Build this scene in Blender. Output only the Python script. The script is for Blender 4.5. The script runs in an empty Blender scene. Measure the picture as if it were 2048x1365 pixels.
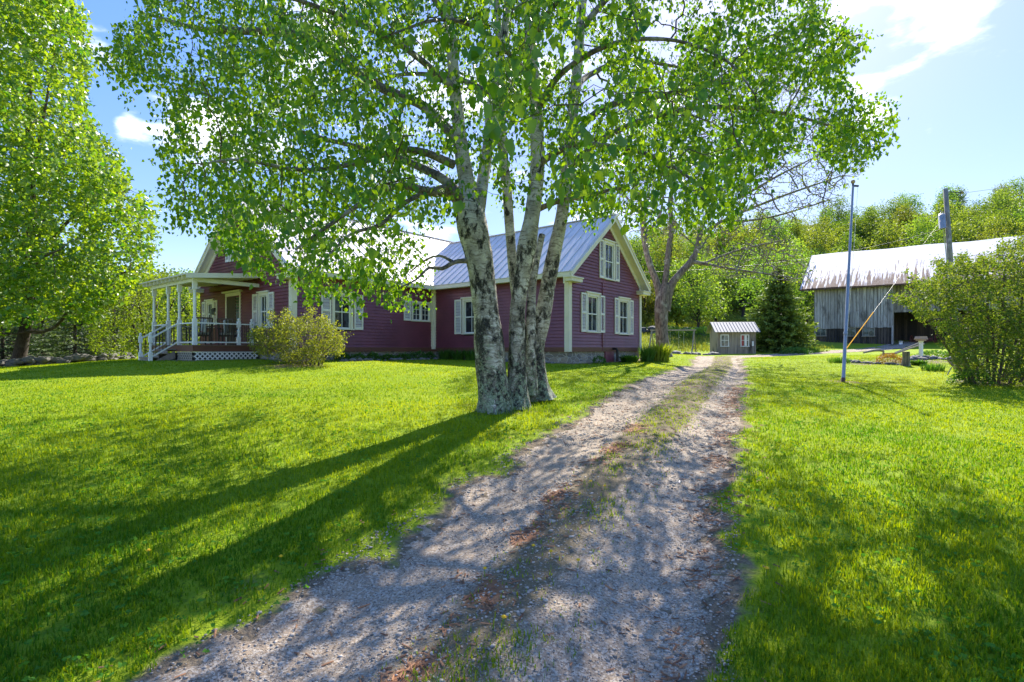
import bpy, math, random
import numpy as np
from mathutils import Vector, Matrix

random.seed(7)
RNG = np.random.default_rng(7)
R = math.radians
SC = bpy.context.scene
COL = SC.collection

# ------------------------------------------------------------------ camera, sky, sun
F = 1046.0            # focal length in photo pixels (2048 wide)
HZ = 698.0            # horizon row
EYE = 1.5
cam_d = bpy.data.cameras.new('camera')
cam = bpy.data.objects.new('camera', cam_d)
COL.objects.link(cam)
cam.location = (0, 0, EYE)
cam.rotation_euler = (R(90), 0, 0)
cam_d.sensor_width = 36
cam_d.lens = F / 2048 * 36
cam_d.shift_y = (HZ - 682.5) / 2048
cam_d.clip_start = 0.05
cam_d.clip_end = 3000
SC.camera = cam

SUN_AZ = math.atan2(0.42, 0.91)      # clockwise from +Y
SUN_EL = R(40)
SKY_STRENGTH = 0.15
SUN_STRENGTH = 3.7
EXPOSURE = 1.68
SKY_GAMMA = 0.36
SKY_SAT = 2.5
SKY_VAL = 1.62

W = bpy.data.worlds.new('World')
SC.world = W
W.use_nodes = True
wn = W.node_tree
for n in list(wn.nodes):
    wn.nodes.remove(n)


def wnode(t, **kw):
    n = wn.nodes.new(t)
    for k, v in kw.items():
        setattr(n, k, v)
    return n


out = wnode('ShaderNodeOutputWorld')
bg = wnode('ShaderNodeBackground')
sky = wnode('ShaderNodeTexSky')
sky.sky_type = 'NISHITA'
sky.sun_disc = False
sky.sun_elevation = SUN_EL
sky.sun_rotation = SUN_AZ
sky.altitude = 200
sky.air_density = 1.0
sky.dust_density = 0.35
sky.ozone_density = 2.2
bg.inputs['Strength'].default_value = SKY_STRENGTH
# clouds: soft noise on the sky direction, gathered round a few patches of sky
tc = wnode('ShaderNodeTexCoord')
cl_noise = wnode('ShaderNodeTexNoise')
cl_noise.inputs['Scale'].default_value = 5.5
cl_noise.inputs['Detail'].default_value = 7
cl_noise.inputs['Roughness'].default_value = 0.56
mp = wnode('ShaderNodeMapping')
mp.inputs['Scale'].default_value = (1, 1, 2.6)
wn.links.new(tc.outputs['Generated'], mp.inputs['Vector'])
wn.links.new(mp.outputs['Vector'], cl_noise.inputs['Vector'])
acc = None
for (px, py, rad, amp) in [(1930, -30, 0.15, 0.27), (1680, 50, 0.07, 0.16), (255, 242, 0.045, 0.17), (60, 60, .2, .1),
                           (1750, 235, 0.06, 0.28), (430, 330, 0.2, 0.14), (900, 250, 0.35, 0.16), (640, 60, .15, .2),
                           (1860, 255, 0.03, .2), (1300, 300, .25, .15)]:
    d = Vector(((px - 1024) / F, 1, (HZ - py) / F)).normalized()
    vd = wnode('ShaderNodeVectorMath', operation='DISTANCE')
    wn.links.new(tc.outputs['Generated'], vd.inputs[0])
    vd.inputs[1].default_value = d
    mr = wnode('ShaderNodeMapRange', interpolation_type='SMOOTHSTEP')
    mr.inputs['From Min'].default_value = 0
    mr.inputs['From Max'].default_value = rad
    mr.inputs['To Min'].default_value = amp
    mr.inputs['To Max'].default_value = 0
    wn.links.new(vd.outputs['Value'], mr.inputs['Value'])
    if acc is None:
        acc = mr.outputs[0]
    else:
        ad = wnode('ShaderNodeMath', operation='MAXIMUM')
        wn.links.new(acc, ad.inputs[0])
        wn.links.new(mr.outputs[0], ad.inputs[1])
        acc = ad.outputs[0]
ad = wnode('ShaderNodeMath', operation='ADD')
wn.links.new(acc, ad.inputs[0])
wn.links.new(cl_noise.outputs['Fac'], ad.inputs[1])
mr = wnode('ShaderNodeMapRange', interpolation_type='SMOOTHSTEP')
mr.inputs['From Min'].default_value = 0.60
mr.inputs['From Max'].default_value = 0.82
wn.links.new(ad.outputs[0], mr.inputs['Value'])
mixc = wnode('ShaderNodeMix', data_type='RGBA')
mixc.inputs['B'].default_value = (5.2, 5.2, 5.3, 1)
wn.links.new(mr.outputs[0], mixc.inputs['Factor'])
# soften the glow round the sun and deepen the blue
gm = wnode('ShaderNodeGamma')
gm.inputs['Gamma'].default_value = SKY_GAMMA
hs_ = wnode('ShaderNodeHueSaturation')
hs_.inputs['Hue'].default_value = 0.527
hs_.inputs['Saturation'].default_value = SKY_SAT
hs_.inputs['Value'].default_value = SKY_VAL
wn.links.new(sky.outputs[0], gm.inputs['Color'])
wn.links.new(gm.outputs[0], hs_.inputs['Color'])
wn.links.new(hs_.outputs[0], mixc.inputs['A'])
wn.links.new(mixc.outputs['Result'], bg.inputs['Color'])
wn.links.new(bg.outputs[0], out.inputs['Surface'])

sd = bpy.data.lights.new('sun', 'SUN')
sd.energy = SUN_STRENGTH
sd.angle = R(0.53)
sd.color = (1.0, 0.94, 0.84)
sun = bpy.data.objects.new('sun', sd)
COL.objects.link(sun)
tosun = Vector((math.sin(SUN_AZ) * math.cos(SUN_EL), math.cos(SUN_AZ) * math.cos(SUN_EL), math.sin(SUN_EL)))
sun.rotation_euler = tosun.to_track_quat('Z', 'Y').to_euler()
sun.location = tosun * 60

SC.view_settings.view_transform = 'Standard'
SC.view_settings.look = 'None'
SC.view_settings.gamma = 1
SC.view_settings.use_curve_mapping = False
SC.view_settings.exposure = EXPOSURE
SC.render.engine = 'CYCLES'
SC.cycles.max_bounces = 8
SC.cycles.diffuse_bounces = 3
SC.cycles.glossy_bounces = 3
SC.cycles.transmission_bounces = 6
SC.cycles.transparent_max_bounces = 8
SC.cycles.use_denoising = True


# ------------------------------------------------------------------ helpers
def at(px, py, Y):
    """a point of the photo at a given depth"""
    return Vector(((px - 1024) / F * Y, Y, EYE + (HZ - py) / F * Y))


def link(o, parent=None):
    COL.objects.link(o)
    if parent:
        o.parent = parent
    return o


def tag(o, label=None, cat=None, group=None, kind=None):
    if label:
        o['label'] = label
    if cat:
        o['category'] = cat
    if group:
        o['group'] = group
    if kind:
        o['kind'] = kind
    return o


def empty(name, loc, label, cat, rz=0, group=None):
    o = bpy.data.objects.new(name, None)
    o.empty_display_size = 0.2
    o.location = loc
    o.rotation_euler = (0, 0, rz)
    link(o)
    return tag(o, label, cat, group)


def copy_tree(o, parent=None):
    c = o.copy()
    COL.objects.link(c)
    c.parent = parent
    for ch in o.children:
        copy_tree(ch, c)
    return c


def np_mesh(name, V, Fc, mat=None, parent=None, attrs=None, smooth=False, loc=None):
    """V (n,3); Fc (m,k) array or list of such arrays"""
    V = np.asarray(V, dtype=np.float32)
    if not isinstance(Fc, (list, tuple)):
        Fc = [Fc]
    Fc = [np.asarray(f, dtype=np.int32) for f in Fc if len(f)]
    me = bpy.data.meshes.new(name)
    me.vertices.add(len(V))
    me.vertices.foreach_set('co', V.ravel())
    loops = np.concatenate([f.ravel() for f in Fc])
    sizes = np.concatenate([np.full(len(f), f.shape[1], dtype=np.int32) for f in Fc])
    starts = np.concatenate([[0], np.cumsum(sizes)[:-1]]).astype(np.int32)
    me.loops.add(len(loops))
    me.loops.foreach_set('vertex_index', loops)
    me.polygons.add(len(sizes))
    me.polygons.foreach_set('loop_start', starts)
    me.polygons.foreach_set('loop_total', sizes)
    if smooth:
        me.polygons.foreach_set('use_smooth', np.ones(len(sizes), dtype=bool))
    if attrs:
        for k, a in attrs.items():
            at_ = me.attributes.new(k, 'FLOAT', 'POINT')
            at_.data.foreach_set('value', np.asarray(a, dtype=np.float32).ravel())
    me.update(calc_edges=True)
    if mat:
        me.materials.append(mat)
    o = bpy.data.objects.new(name, me)
    if loc is not None:
        o.location = loc
    return link(o, parent)


class MB:
    """collects shapes into one mesh; T maps local (u,v,w) to the parent's space"""

    def __init__(self, T=None):
        self.v = []
        self.f = []
        self.T = T

    def add(self, vs, fs):
        b = len(self.v)
        if self.T:
            vs = [self.T(*p) for p in vs]
        self.v += [tuple(p) for p in vs]
        self.f += [tuple(i + b for i in f) for f in fs]
        return self

    def box(self, x0, x1, y0, y1, z0, z1):
        return self.add([(x0, y0, z0), (x1, y0, z0), (x1, y1, z0), (x0, y1, z0), (x0, y0, z1), (x1, y0, z1), (x1, y1, z1), (x0, y1, z1)],
                        [(0, 3, 2, 1), (4, 5, 6, 7), (0, 1, 5, 4), (1, 2, 6, 5), (2, 3, 7, 6), (3, 0, 4, 7)])

    def bar(self, a, b, w, h=None, up=(0, 0, 1)):
        a, b = Vector(a), Vector(b)
        h = h or w
        d = (b - a).normalized()
        u = Vector(up)
        if abs(d.dot(u)) > 0.98:
            u = Vector((1, 0, 0))
        s = d.cross(u).normalized()
        t = s.cross(d).normalized()
        vs = []
        for p in (a, b):
            for (i, j) in ((-1, -1), (1, -1), (1, 1), (-1, 1)):
                vs.append(p + s * (i * w / 2) + t * (j * h / 2))
        return self.add(vs, [(0, 3, 2, 1), (4, 5, 6, 7), (0, 1, 5, 4), (1, 2, 6, 5), (2, 3, 7, 6), (3, 0, 4, 7)])

    def tube(self, pts, r, n=8, cap=True):
        pts = [Vector(p) for p in pts]
        if not hasattr(r, '__len__'):
            r = [r] * len(pts)
        vs = []
        fs = []
        for i, p in enumerate(pts):
            d = (pts[min(i + 1, len(pts) - 1)] - pts[max(i - 1, 0)]).normalized()
            u = Vector((0, 0, 1)) if abs(d.z) < 0.9 else Vector((1, 0, 0))
            s = d.cross(u).normalized()
            t = s.cross(d)
            for k in range(n):
                a = 2 * math.pi * k / n
                vs.append(p + s * math.cos(a) * r[i] + t * math.sin(a) * r[i])
        for i in range(len(pts) - 1):
            for k in range(n):
                fs.append((i * n + k, i * n + (k + 1) % n, (i + 1) * n + (k + 1) % n, (i + 1) * n + k))
        if cap:
            fs.append(tuple(range(n)))
            fs.append(tuple((len(pts) - 1) * n + k for k in range(n)))
        return self.add(vs, fs)

    def lathe(self, prof, c=(0, 0, 0), n=12):
        vs = []
        fs = []
        for (r, z) in prof:
            for k in range(n):
                a = 2 * math.pi * k / n
                vs.append((c[0] + r * math.cos(a), c[1] + r * math.sin(a), c[2] + z))
        m = len(prof)
        for i in range(m - 1):
            for k in range(n):
                fs.append((i * n + k, i * n + (k + 1) % n, (i + 1) * n + (k + 1) % n, (i + 1) * n + k))
        fs.append(tuple(range(n)))
        fs.append(tuple((m - 1) * n + k for k in range(n)))
        return self.add(vs, fs)

    def prism(self, poly, d0, d1, axis=1):
        """poly in the two other axes, extruded along axis"""
        n = len(poly)
        vs = []
        for d in (d0, d1):
            for (a, b) in poly:
                p = [a, b]
                p.insert(axis, d)
                vs.append(tuple(p))
        fs = [tuple(range(n)), tuple(range(2 * n - 1, n - 1, -1))]
        for i in range(n):
            j = (i + 1) % n
            fs.append((i, j, n + j, n + i))
        return self.add(vs, fs)

    def build(self, name, mat, parent=None, smooth=False, bevel=0):
        me = bpy.data.meshes.new(name)
        me.from_pydata(self.v, [], self.f)
        me.materials.append(mat)
        if smooth:
            me.polygons.foreach_set('use_smooth', [True] * len(me.polygons))
        me.update()
        o = bpy.data.objects.new(name, me)
        link(o, parent)
        if bevel:
            b = o.modifiers.new('bevel', 'BEVEL')
            b.width = bevel
            b.segments = 2
            b.limit_method = 'ANGLE'
        return o


def _h(ix, iy, seed):
    n = (ix.astype(np.int64) * 374761393 + iy.astype(np.int64) * 668265263 + seed * 1442695041) & 0x7fffffff
    n = ((n ^ (n >> 13)) * 1274126177) & 0x7fffffff
    return ((n ^ (n >> 16)) & 0xffff) / 65535.0


def vnoise(x, y, seed=0):
    x = np.asarray(x, float)
    y = np.asarray(y, float)
    ix = np.floor(x)
    iy = np.floor(y)
    fx = x - ix
    fy = y - iy
    fx = fx * fx * (3 - 2 * fx)
    fy = fy * fy * (3 - 2 * fy)
    a = _h(ix, iy, seed)
    b = _h(ix + 1, iy, seed)
    c = _h(ix, iy + 1, seed)
    d = _h(ix + 1, iy + 1, seed)
    return (a * (1 - fx) + b * fx) * (1 - fy) + (c * (1 - fx) + d * fx) * fy


def fbm(x, y, seed=0, o=4):
    s = 0
    a = 0.5
    t = 0
    for i in range(o):
        s = s + a * vnoise(x * 2 ** i, y * 2 ** i, seed + i)
        t += a
        a *= 0.55
    return s / t


# ------------------------------------------------------------------ materials
def new_mat(name):
    m = bpy.data.materials.new(name)
    m.use_nodes = True
    nt = m.node_tree
    b = nt.nodes['Principled BSDF']
    return m, nt, b


def nd(nt, t, ins=None, **kw):
    n = nt.nodes.new(t)
    for k, v in kw.items():
        setattr(n, k, v)
    if ins:
        for k, v in ins.items():
            if isinstance(v, bpy.types.NodeSocket):
                nt.links.new(v, n.inputs[k])
            else:
                n.inputs[k].default_value = v
    return n


def c4(c):
    return (c[0], c[1], c[2], 1)


def mix(nt, f, a, b, bt='MIX'):
    n = nt.nodes.new('ShaderNodeMix')
    n.data_type = 'RGBA'
    n.blend_type = bt
    for k, v in (('Factor', f), ('A', a), ('B', b)):
        if isinstance(v, bpy.types.NodeSocket):
            nt.links.new(v, n.inputs[k])
        else:
            n.inputs[k].default_value = v if k == 'Factor' else c4(v)
    return n.outputs['Result']


def ramp(nt, fac, lo, hi, smooth=True):
    n = nt.nodes.new('ShaderNodeMapRange')
    if smooth:
        n.interpolation_type = 'SMOOTHSTEP'
    nt.links.new(fac, n.inputs['Value'])
    n.inputs['From Min'].default_value = lo
    n.inputs['From Max'].default_value = hi
    return n.outputs[0]


def coords(nt, scale=(1, 1, 1), kind='Object', rot=(0, 0, 0)):
    t = nt.nodes.new('ShaderNodeTexCoord')
    m = nt.nodes.new('ShaderNodeMapping')
    nt.links.new(t.outputs[kind], m.inputs['Vector'])
    m.inputs['Scale'].default_value = scale
    m.inputs['Rotation'].default_value = rot
    return m.outputs[0]


def noise(nt, vec, scale, detail=4, rough=0.55, out='Fac'):
    n = nt.nodes.new('ShaderNodeTexNoise')
    nt.links.new(vec, n.inputs['Vector'])
    n.inputs['Scale'].default_value = scale
    n.inputs['Detail'].default_value = detail
    n.inputs['Roughness'].default_value = rough
    return n.outputs[out]


def bump(nt, b, h, strength=0.4, dist=0.02):
    n = nt.nodes.new('ShaderNodeBump')
    n.inputs['Strength'].default_value = strength
    n.inputs['Distance'].default_value = dist
    nt.links.new(h, n.inputs['Height'])
    nt.links.new(n.outputs[0], b.inputs['Normal'])


def painted(name, col, col2=None, rough=0.5, amp=0.5, scale=3.0, stretch=(1, 1, 1), bumps=0.15, metal=0.0, spec=0.5, hue2=0.3):
    m, nt, b = new_mat(name)
    v = coords(nt, stretch)
    n1 = noise(nt, v, scale, 5)
    n2 = noise(nt, v, scale * 12, 3)
    col2 = col2 or tuple(c * 0.6 for c in col)
    f = nt.nodes.new('ShaderNodeMath')
    f.operation = 'MULTIPLY'
    nt.links.new(ramp(nt, n1, 0.35, 0.75), f.inputs[0])
    f.inputs[1].default_value = amp
    c = mix(nt, f.outputs[0], col, col2)
    g = nt.nodes.new('ShaderNodeMath')
    g.operation = 'MULTIPLY'
    nt.links.new(ramp(nt, n2, 0.45, 0.8), g.inputs[0])
    g.inputs[1].default_value = hue2 * amp
    c = mix(nt, g.outputs[0], c, col2)
    nt.links.new(c, b.inputs['Base Color'])
    b.inputs['Roughness'].default_value = rough
    b.inputs['Metallic'].default_value = metal
    b.inputs['Specular IOR Level'].default_value = spec
    bump(nt, b, n2, bumps, 0.004)
    return m


def leafy(name, c_dark, c_light, trans=0.5, tcol=None, rough=0.45, objvar=0.0, spec=0.4):
    """leaf: colour varies with the point attribute v; part of the light passes through"""
    m, nt, b = new_mat(name)
    a = nd(nt, 'ShaderNodeAttribute', attribute_name='v')
    c = mix(nt, a.outputs['Fac'], c_dark, c_light)
    if objvar:
        oi = nt.nodes.new('ShaderNodeObjectInfo')
        hs = nt.nodes.new('ShaderNodeHueSaturation')
        mr = nt.nodes.new('ShaderNodeMapRange')
        nt.links.new(oi.outputs['Random'], mr.inputs['Value'])
        mr.inputs['To Min'].default_value = 0.5 - objvar * .35
        mr.inputs['To Max'].default_value = 0.5 + objvar * .25
        nt.links.new(mr.outputs[0], hs.inputs['Hue'])
        ml = nd(nt, 'ShaderNodeMath', operation='MULTIPLY')
        nt.links.new(oi.outputs['Random'], ml.inputs[0])
        ml.inputs[1].default_value = 7.31
        fr = nd(nt, 'ShaderNodeMath', {0: ml.outputs[0]}, operation='FRACT')
        mv = nd(nt, 'ShaderNodeMapRange', {'Value': fr.outputs[0]})
        mv.inputs['To Min'].default_value = 1 - objvar * 3
        mv.inputs['To Max'].default_value = 1 + objvar * 2.5
        nt.links.new(mv.outputs[0], hs.inputs['Value'])
        nt.links.new(c, hs.inputs['Color'])
        c = hs.outputs[0]
    nt.links.new(c, b.inputs['Base Color'])
    b.inputs['Roughness'].default_value = rough
    b.inputs['Specular IOR Level'].default_value = spec
    t = nt.nodes.new('ShaderNodeBsdfTranslucent')
    tm = mix(nt, 1.0, c, tcol or (1.9, 1.9, 0.6), 'MULTIPLY')
    nt.links.new(tm, t.inputs['Color'])
    ms = nt.nodes.new('ShaderNodeMixShader')
    ms.inputs[0].default_value = trans
    nt.links.new(b.outputs[0], ms.inputs[1])
    nt.links.new(t.outputs[0], ms.inputs[2])
    nt.links.new(ms.outputs[0], nt.nodes['Material Output'].inputs['Surface'])
    return m


def bark(name, base, dark, light, hs=2.0, zs=0.25, bs=0.8, dist=0.03):
    m, nt, b = new_mat(name)
    v = coords(nt, (1, 1, zs))
    n = noise(nt, v, 14 * hs, 6, 0.6)
    n2 = noise(nt, coords(nt), 2.5, 4)
    c = mix(nt, ramp(nt, n, 0.35, 0.65), dark, base)
    c = mix(nt, ramp(nt, n2, 0.52, 0.7), c, light)
    nt.links.new(c, b.inputs['Base Color'])
    b.inputs['Roughness'].default_value = 0.9
    bump(nt, b, n, bs, dist)
    return m


def birch_bark():
    m, nt, b = new_mat('birch_bark')
    v = coords(nt, (1, 1, 1))
    wz = nd(nt, 'ShaderNodeTexNoise', {'Vector': v})
    wz.inputs['Scale'].default_value = 3.5
    ws = nd(nt, 'ShaderNodeVectorMath', {0: wz.outputs['Color']}, operation='SCALE')
    ws.inputs['Scale'].default_value = 0.22
    wv = nd(nt, 'ShaderNodeVectorMath', {0: v, 1: ws.outputs[0]}, operation='ADD').outputs[0]

    def sc(vec, s_):
        mpp = nd(nt, 'ShaderNodeMapping', {'Vector': vec})
        mpp.inputs['Scale'].default_value = s_
        return mpp.outputs[0]
    n1 = noise(nt, sc(wv, (2.0, 2.0, 11)), 2.6, 6, 0.7)          # broken horizontal streaks
    n1b = noise(nt, sc(v, (4, 4, 34)), 2.0, 4, 0.65)             # fine lenticels
    n2 = noise(nt, sc(wv, (1, 1, 0.5)), 5.0, 9, 0.72)            # rough black plates
    n3 = noise(nt, v, 34, 5, 0.75)
    n4 = noise(nt, v, 3.4, 6, 0.65)
    sep = nt.nodes.new('ShaderNodeSeparateXYZ')
    nt.links.new(v, sep.inputs[0])

    def by_h(z0, z1, a0, a1, n_):
        q = nd(nt, 'ShaderNodeMapRange', {'Value': sep.outputs['Z']})
        q.inputs['From Min'].default_value = z0
        q.inputs['From Max'].default_value = z1
        q.inputs['To Min'].default_value = a0
        q.inputs['To Max'].default_value = a1
        return nd(nt, 'ShaderNodeMath', {0: n_, 1: q.outputs[0]}, operation='ADD').outputs[0]
    c = mix(nt, ramp(nt, n4, 0.38, 0.62), (0.62, 0.59, 0.54), (0.34, 0.31, 0.265))
    c = mix(nt, ramp(nt, by_h(0, 4.5, .05, -.03, n1), 0.50, 0.62), c, (0.20, 0.175, 0.145))
    c = mix(nt, ramp(nt, n1b, 0.60, 0.66), c, (0.05, 0.042, 0.035))
    grey = ramp(nt, by_h(0.1, 4.0, .10, -.05, n2), 0.50, 0.56)
    c = mix(nt, grey, c, mix(nt, ramp(nt, n3, 0.42, 0.6), (0.10, 0.088, 0.075), (0.24, 0.22, 0.185)))
    patch = ramp(nt, by_h(0.1, 4.2, .055, -.045, n2), 0.545, 0.58)
    c = mix(nt, patch, c, mix(nt, ramp(nt, n3, 0.5, 0.65), (0.016, 0.015, 0.014), (0.13, 0.12, 0.10)))
    n5 = noise(nt, v, 13, 7, 0.8)
    lich = ramp(nt, by_h(0, 2.6, 0.09, -0.2, n5), 0.54, 0.58)
    c = mix(nt, lich, c, mix(nt, ramp(nt, n3, .4, .6), (0.15, 0.20, 0.12), (0.33, 0.38, 0.28)))
    nt.links.new(c, b.inputs['Base Color'])
    b.inputs['Roughness'].default_value = 0.8
    hsum = nd(nt, 'ShaderNodeMath', {0: n3, 1: n1}, operation='ADD')
    h2 = nd(nt, 'ShaderNodeMath', {0: hsum.outputs[0], 1: patch}, operation='ADD')
    bump(nt, b, h2.outputs[0], 0.9, 0.018)
    return m


def siding_mat():
    m, nt, b = new_mat('red_clapboard_paint')
    v = coords(nt, (1, 1, 1))
    n = noise(nt, v, 1.3, 5)
    n2 = noise(nt, coords(nt, (1, 1, 14)), 3.0, 4)
    n3 = noise(nt, coords(nt, (6, 6, 60)), 2.0, 3)
    c = mix(nt, ramp(nt, n, 0.3, 0.7), (0.20, 0.052, 0.075), (0.15, 0.038, 0.055))
    c = mix(nt, ramp(nt, n2, 0.5, 0.85), c, (0.21, 0.06, 0.07))
    c = mix(nt, ramp(nt, n3, 0.66, 0.76), c, (0.30, 0.16, 0.15))
    nt.links.new(c, b.inputs['Base Color'])
    b.inputs['Roughness'].default_value = 0.42
    b.inputs['Specular IOR Level'].default_value = 0.6
    bump(nt, b, n3, 0.25, 0.003)
    return m


def metal_roof_mat(name, rust=0.0, base=(0.74, 0.74, 0.76), metal=0.45, rough=0.4):
    m, nt, b = new_mat(name)
    v = coords(nt)
    n = noise(nt, v, 1.2, 4)
    c = mix(nt, ramp(nt, n, 0.3, 0.75), base, tuple(x * 0.86 for x in base))
    if rust:
        # rust runs down the slope and is heaviest along the eave
        a = nd(nt, 'ShaderNodeAttribute', attribute_name='v')      # 0 ridge, 1 eave
        a2 = nd(nt, 'ShaderNodeAttribute', attribute_name='u')     # metres along the roof
        cb = nd(nt, 'ShaderNodeCombineXYZ', {'X': a2.outputs['Fac'], 'Y': a.outputs['Fac']})
        mp_ = nd(nt, 'ShaderNodeMapping', {'Vector': cb.outputs[0]})
        mp_.inputs['Scale'].default_value = (4.2, 1.5, 1)
        nr = noise(nt, mp_.outputs[0], 1.0, 7, 0.7)
        md = nd(nt, 'ShaderNodeMapRange', {'Value': a.outputs['Fac']})
        md.inputs['From Min'].default_value = 0.1
        md.inputs['From Max'].default_value = 1.0
        md.inputs['To Min'].default_value = -0.13
        md.inputs['To Max'].default_value = rust
        s = nd(nt, 'ShaderNodeMath', {0: nr, 1: md.outputs[0]}, operation='ADD')
        rf = ramp(nt, s.outputs[0], 0.55, 0.62)
        nn = noise(nt, v, 8, 4)
        rc = mix(nt, ramp(nt, nn, 0.3, 0.7), (0.14, 0.06, 0.03), (0.30, 0.19, 0.13))
        c = mix(nt, rf, c, rc)
        mm = nd(nt, 'ShaderNodeMapRange', {'Value': rf})
        mm.inputs['To Min'].default_value = metal
        mm.inputs['To Max'].default_value = 0.0
        nt.links.new(mm.outputs[0], b.inputs['Metallic'])
        rr = nd(nt, 'ShaderNodeMapRange', {'Value': rf})
        rr.inputs['To Min'].default_value = rough
        rr.inputs['To Max'].default_value = 0.85
        nt.links.new(rr.outputs[0], b.inputs['Roughness'])
    else:
        b.inputs['Metallic'].default_value = metal
        b.inputs['Roughness'].default_value = rough
    nt.links.new(c, b.inputs['Base Color'])
    bump(nt, b, n, 0.2, 0.01)
    return m


def stone_mat(name, c1, c2, mortar, scale=5.0, stretch=(1, 1, 1.8), rough=0.9):
    m, nt, b = new_mat(name)
    v0 = coords(nt, stretch)
    nz = nd(nt, 'ShaderNodeTexNoise', {'Vector': v0})
    nz.inputs['Scale'].default_value = 3
    vv = nd(nt, 'ShaderNodeVectorMath', {0: nz.outputs['Color']}, operation='SCALE')
    vv.inputs['Scale'].default_value = 0.25
    va = nd(nt, 'ShaderNodeVectorMath', {0: v0, 1: vv.outputs[0]}, operation='ADD')
    vo = nd(nt, 'ShaderNodeTexVoronoi', {'Vector': va.outputs[0]}, feature='DISTANCE_TO_EDGE')
    vo.inputs['Scale'].default_value = scale
    vc = nd(nt, 'ShaderNodeTexVoronoi', {'Vector': va.outputs[0]}, feature='F1')
    vc.inputs['Scale'].default_value = scale
    sp = nd(nt, 'ShaderNodeSeparateColor', {'Color': vc.outputs['Color']})
    c = mix(nt, sp.outputs[0], c1, c2)
    n = noise(nt, v0, 22, 5, 0.65)
    c = mix(nt, ramp(nt, n, 0.4, 0.7), c, tuple(x * 0.55 for x in c1))
    e = ramp(nt, vo.outputs['Distance'], 0.02, 0.09)
    c = mix(nt, e, mortar, c)
    nt.links.new(c, b.inputs['Base Color'])
    b.inputs['Roughness'].default_value = rough
    s = nd(nt, 'ShaderNodeMath', {0: e, 1: n}, operation='ADD')
    bump(nt, b, s.outputs[0], 0.8, 0.03)
    return m


def rock_mat(name, c1, c2):
    m, nt, b = new_mat(name)
    v = coords(nt)
    n = noise(nt, v, 5, 7, 0.65)
    n2 = noise(nt, v, 40, 4, 0.6)
    c = mix(nt, ramp(nt, n, 0.35, 0.65), c1, c2)
    c = mix(nt, ramp(nt, n2, 0.55, 0.75), c, (0.42, 0.40, 0.36))
    nt.links.new(c, b.inputs['Base Color'])
    b.inputs['Roughness'].default_value = 0.9
    bump(nt, b, n2, 0.6, 0.02)
    return m


def boards_mat(name, c1, c2, c3, bw=0.22, dark=0.5, axis='X'):
    """weathered vertical boards, one tone per board, streaks down the grain"""
    m, nt, b = new_mat(name)
    v = coords(nt)
    sep = nd(nt, 'ShaderNodeSeparateXYZ', {'Vector': v})
    s = nd(nt, 'ShaderNodeMath', {0: sep.outputs[axis], 1: 1 / bw}, operation='MULTIPLY')
    fl = nd(nt, 'ShaderNodeMath', {0: s.outputs[0]}, operation='FLOOR')
    wn_ = nd(nt, 'ShaderNodeTexWhiteNoise', noise_dimensions='1D')
    nt.links.new(fl.outputs[0], wn_.inputs['W'])
    n = noise(nt, coords(nt, (14, 14, 0.8)), 1.0, 6, 0.7)
    n2 = noise(nt, coords(nt, (1, 1, 0.35)), 1.6, 5, 0.6)
    c = mix(nt, wn_.outputs['Value'], c1, c2)
    c = mix(nt, ramp(nt, n, 0.42, 0.7), c, c3)
    c = mix(nt, ramp(nt, n2, 0.5, 0.72), c, tuple(x * dark for x in c3))
    nt.links.new(c, b.inputs['Base Color'])
    b.inputs['Roughness'].default_value = 0.88
    bump(nt, b, n, 0.5, 0.01)
    return m


def glass_mat(name, base=(0.02, 0.025, 0.03), rough=0.04):
    m, nt, b = new_mat(name)
    n = noise(nt, coords(nt), 2.2, 2)
    c = mix(nt, ramp(nt, n, 0.45, 0.6), base, tuple(x * 2.6 + 0.01 for x in base))
    nt.links.new(c, b.inputs['Base Color'])
    b.inputs['Roughness'].default_value = rough
    b.inputs['Specular IOR Level'].default_value = 0.6
    bump(nt, b, n, 0.06, 0.02)
    return m


M = {}
M['cream'] = painted('cream_trim_paint', (0.76, 0.71, 0.55), (0.55, 0.50, 0.38), 0.55, 0.35, 2.0)
M['white'] = painted('white_paint', (0.80, 0.79, 0.74), (0.60, 0.58, 0.52), 0.5, 0.35, 3.0)
M['siding'] = siding_mat()
M['brown'] = painted('brown_board_paint', (0.16, 0.062, 0.035), (0.10, 0.04, 0.025), 0.6, 0.6, 3.0)
M['roof'] = metal_roof_mat('standing_seam_metal', 0, (0.72, 0.665, 0.635), 0.05, 0.5)
M['barn_roof'] = metal_roof_mat('rusty_barn_metal', 0.175, (0.95, 0.86, 0.80), 0.0, 0.75)
M['shed_roof'] = metal_roof_mat('shed_metal', 0, (0.20, 0.21, 0.235), 0.0, 0.65)
M['cap_pink'] = painted('pinkish_stone_cap', (0.42, 0.28, 0.24), (0.30, 0.20, 0.18), 0.8, 0.6, 8)
M['tan_lattice'] = painted('tan_lattice_paint', (0.40, 0.36, 0.27), (0.28, 0.25, 0.19), 0.7, 0.4, 5)
M['foundation'] = stone_mat('fieldstone_foundation', (0.44, 0.38, 0.28), (0.16, 0.15, 0.135), (0.46, 0.43, 0.36), 3.2)
M['glass'] = glass_mat('window_glass')
M['glass_light'] = glass_mat('window_glass_light', (0.06, 0.07, 0.07), 0.06)
M['dark_wood'] = painted('dark_stained_wood', (0.06, 0.035, 0.02), (0.03, 0.018, 0.012), 0.6, 0.6, 5)
M['baluster'] = painted('dark_baluster_metal', (0.02, 0.018, 0.016), (0.04, 0.03, 0.025), 0.45, 0.5, 5)
M['deck'] = painted('porch_floor_boards', (0.18, 0.11, 0.07), (0.10, 0.06, 0.04), 0.7, 0.6, 4, (1, 8, 1))
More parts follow.
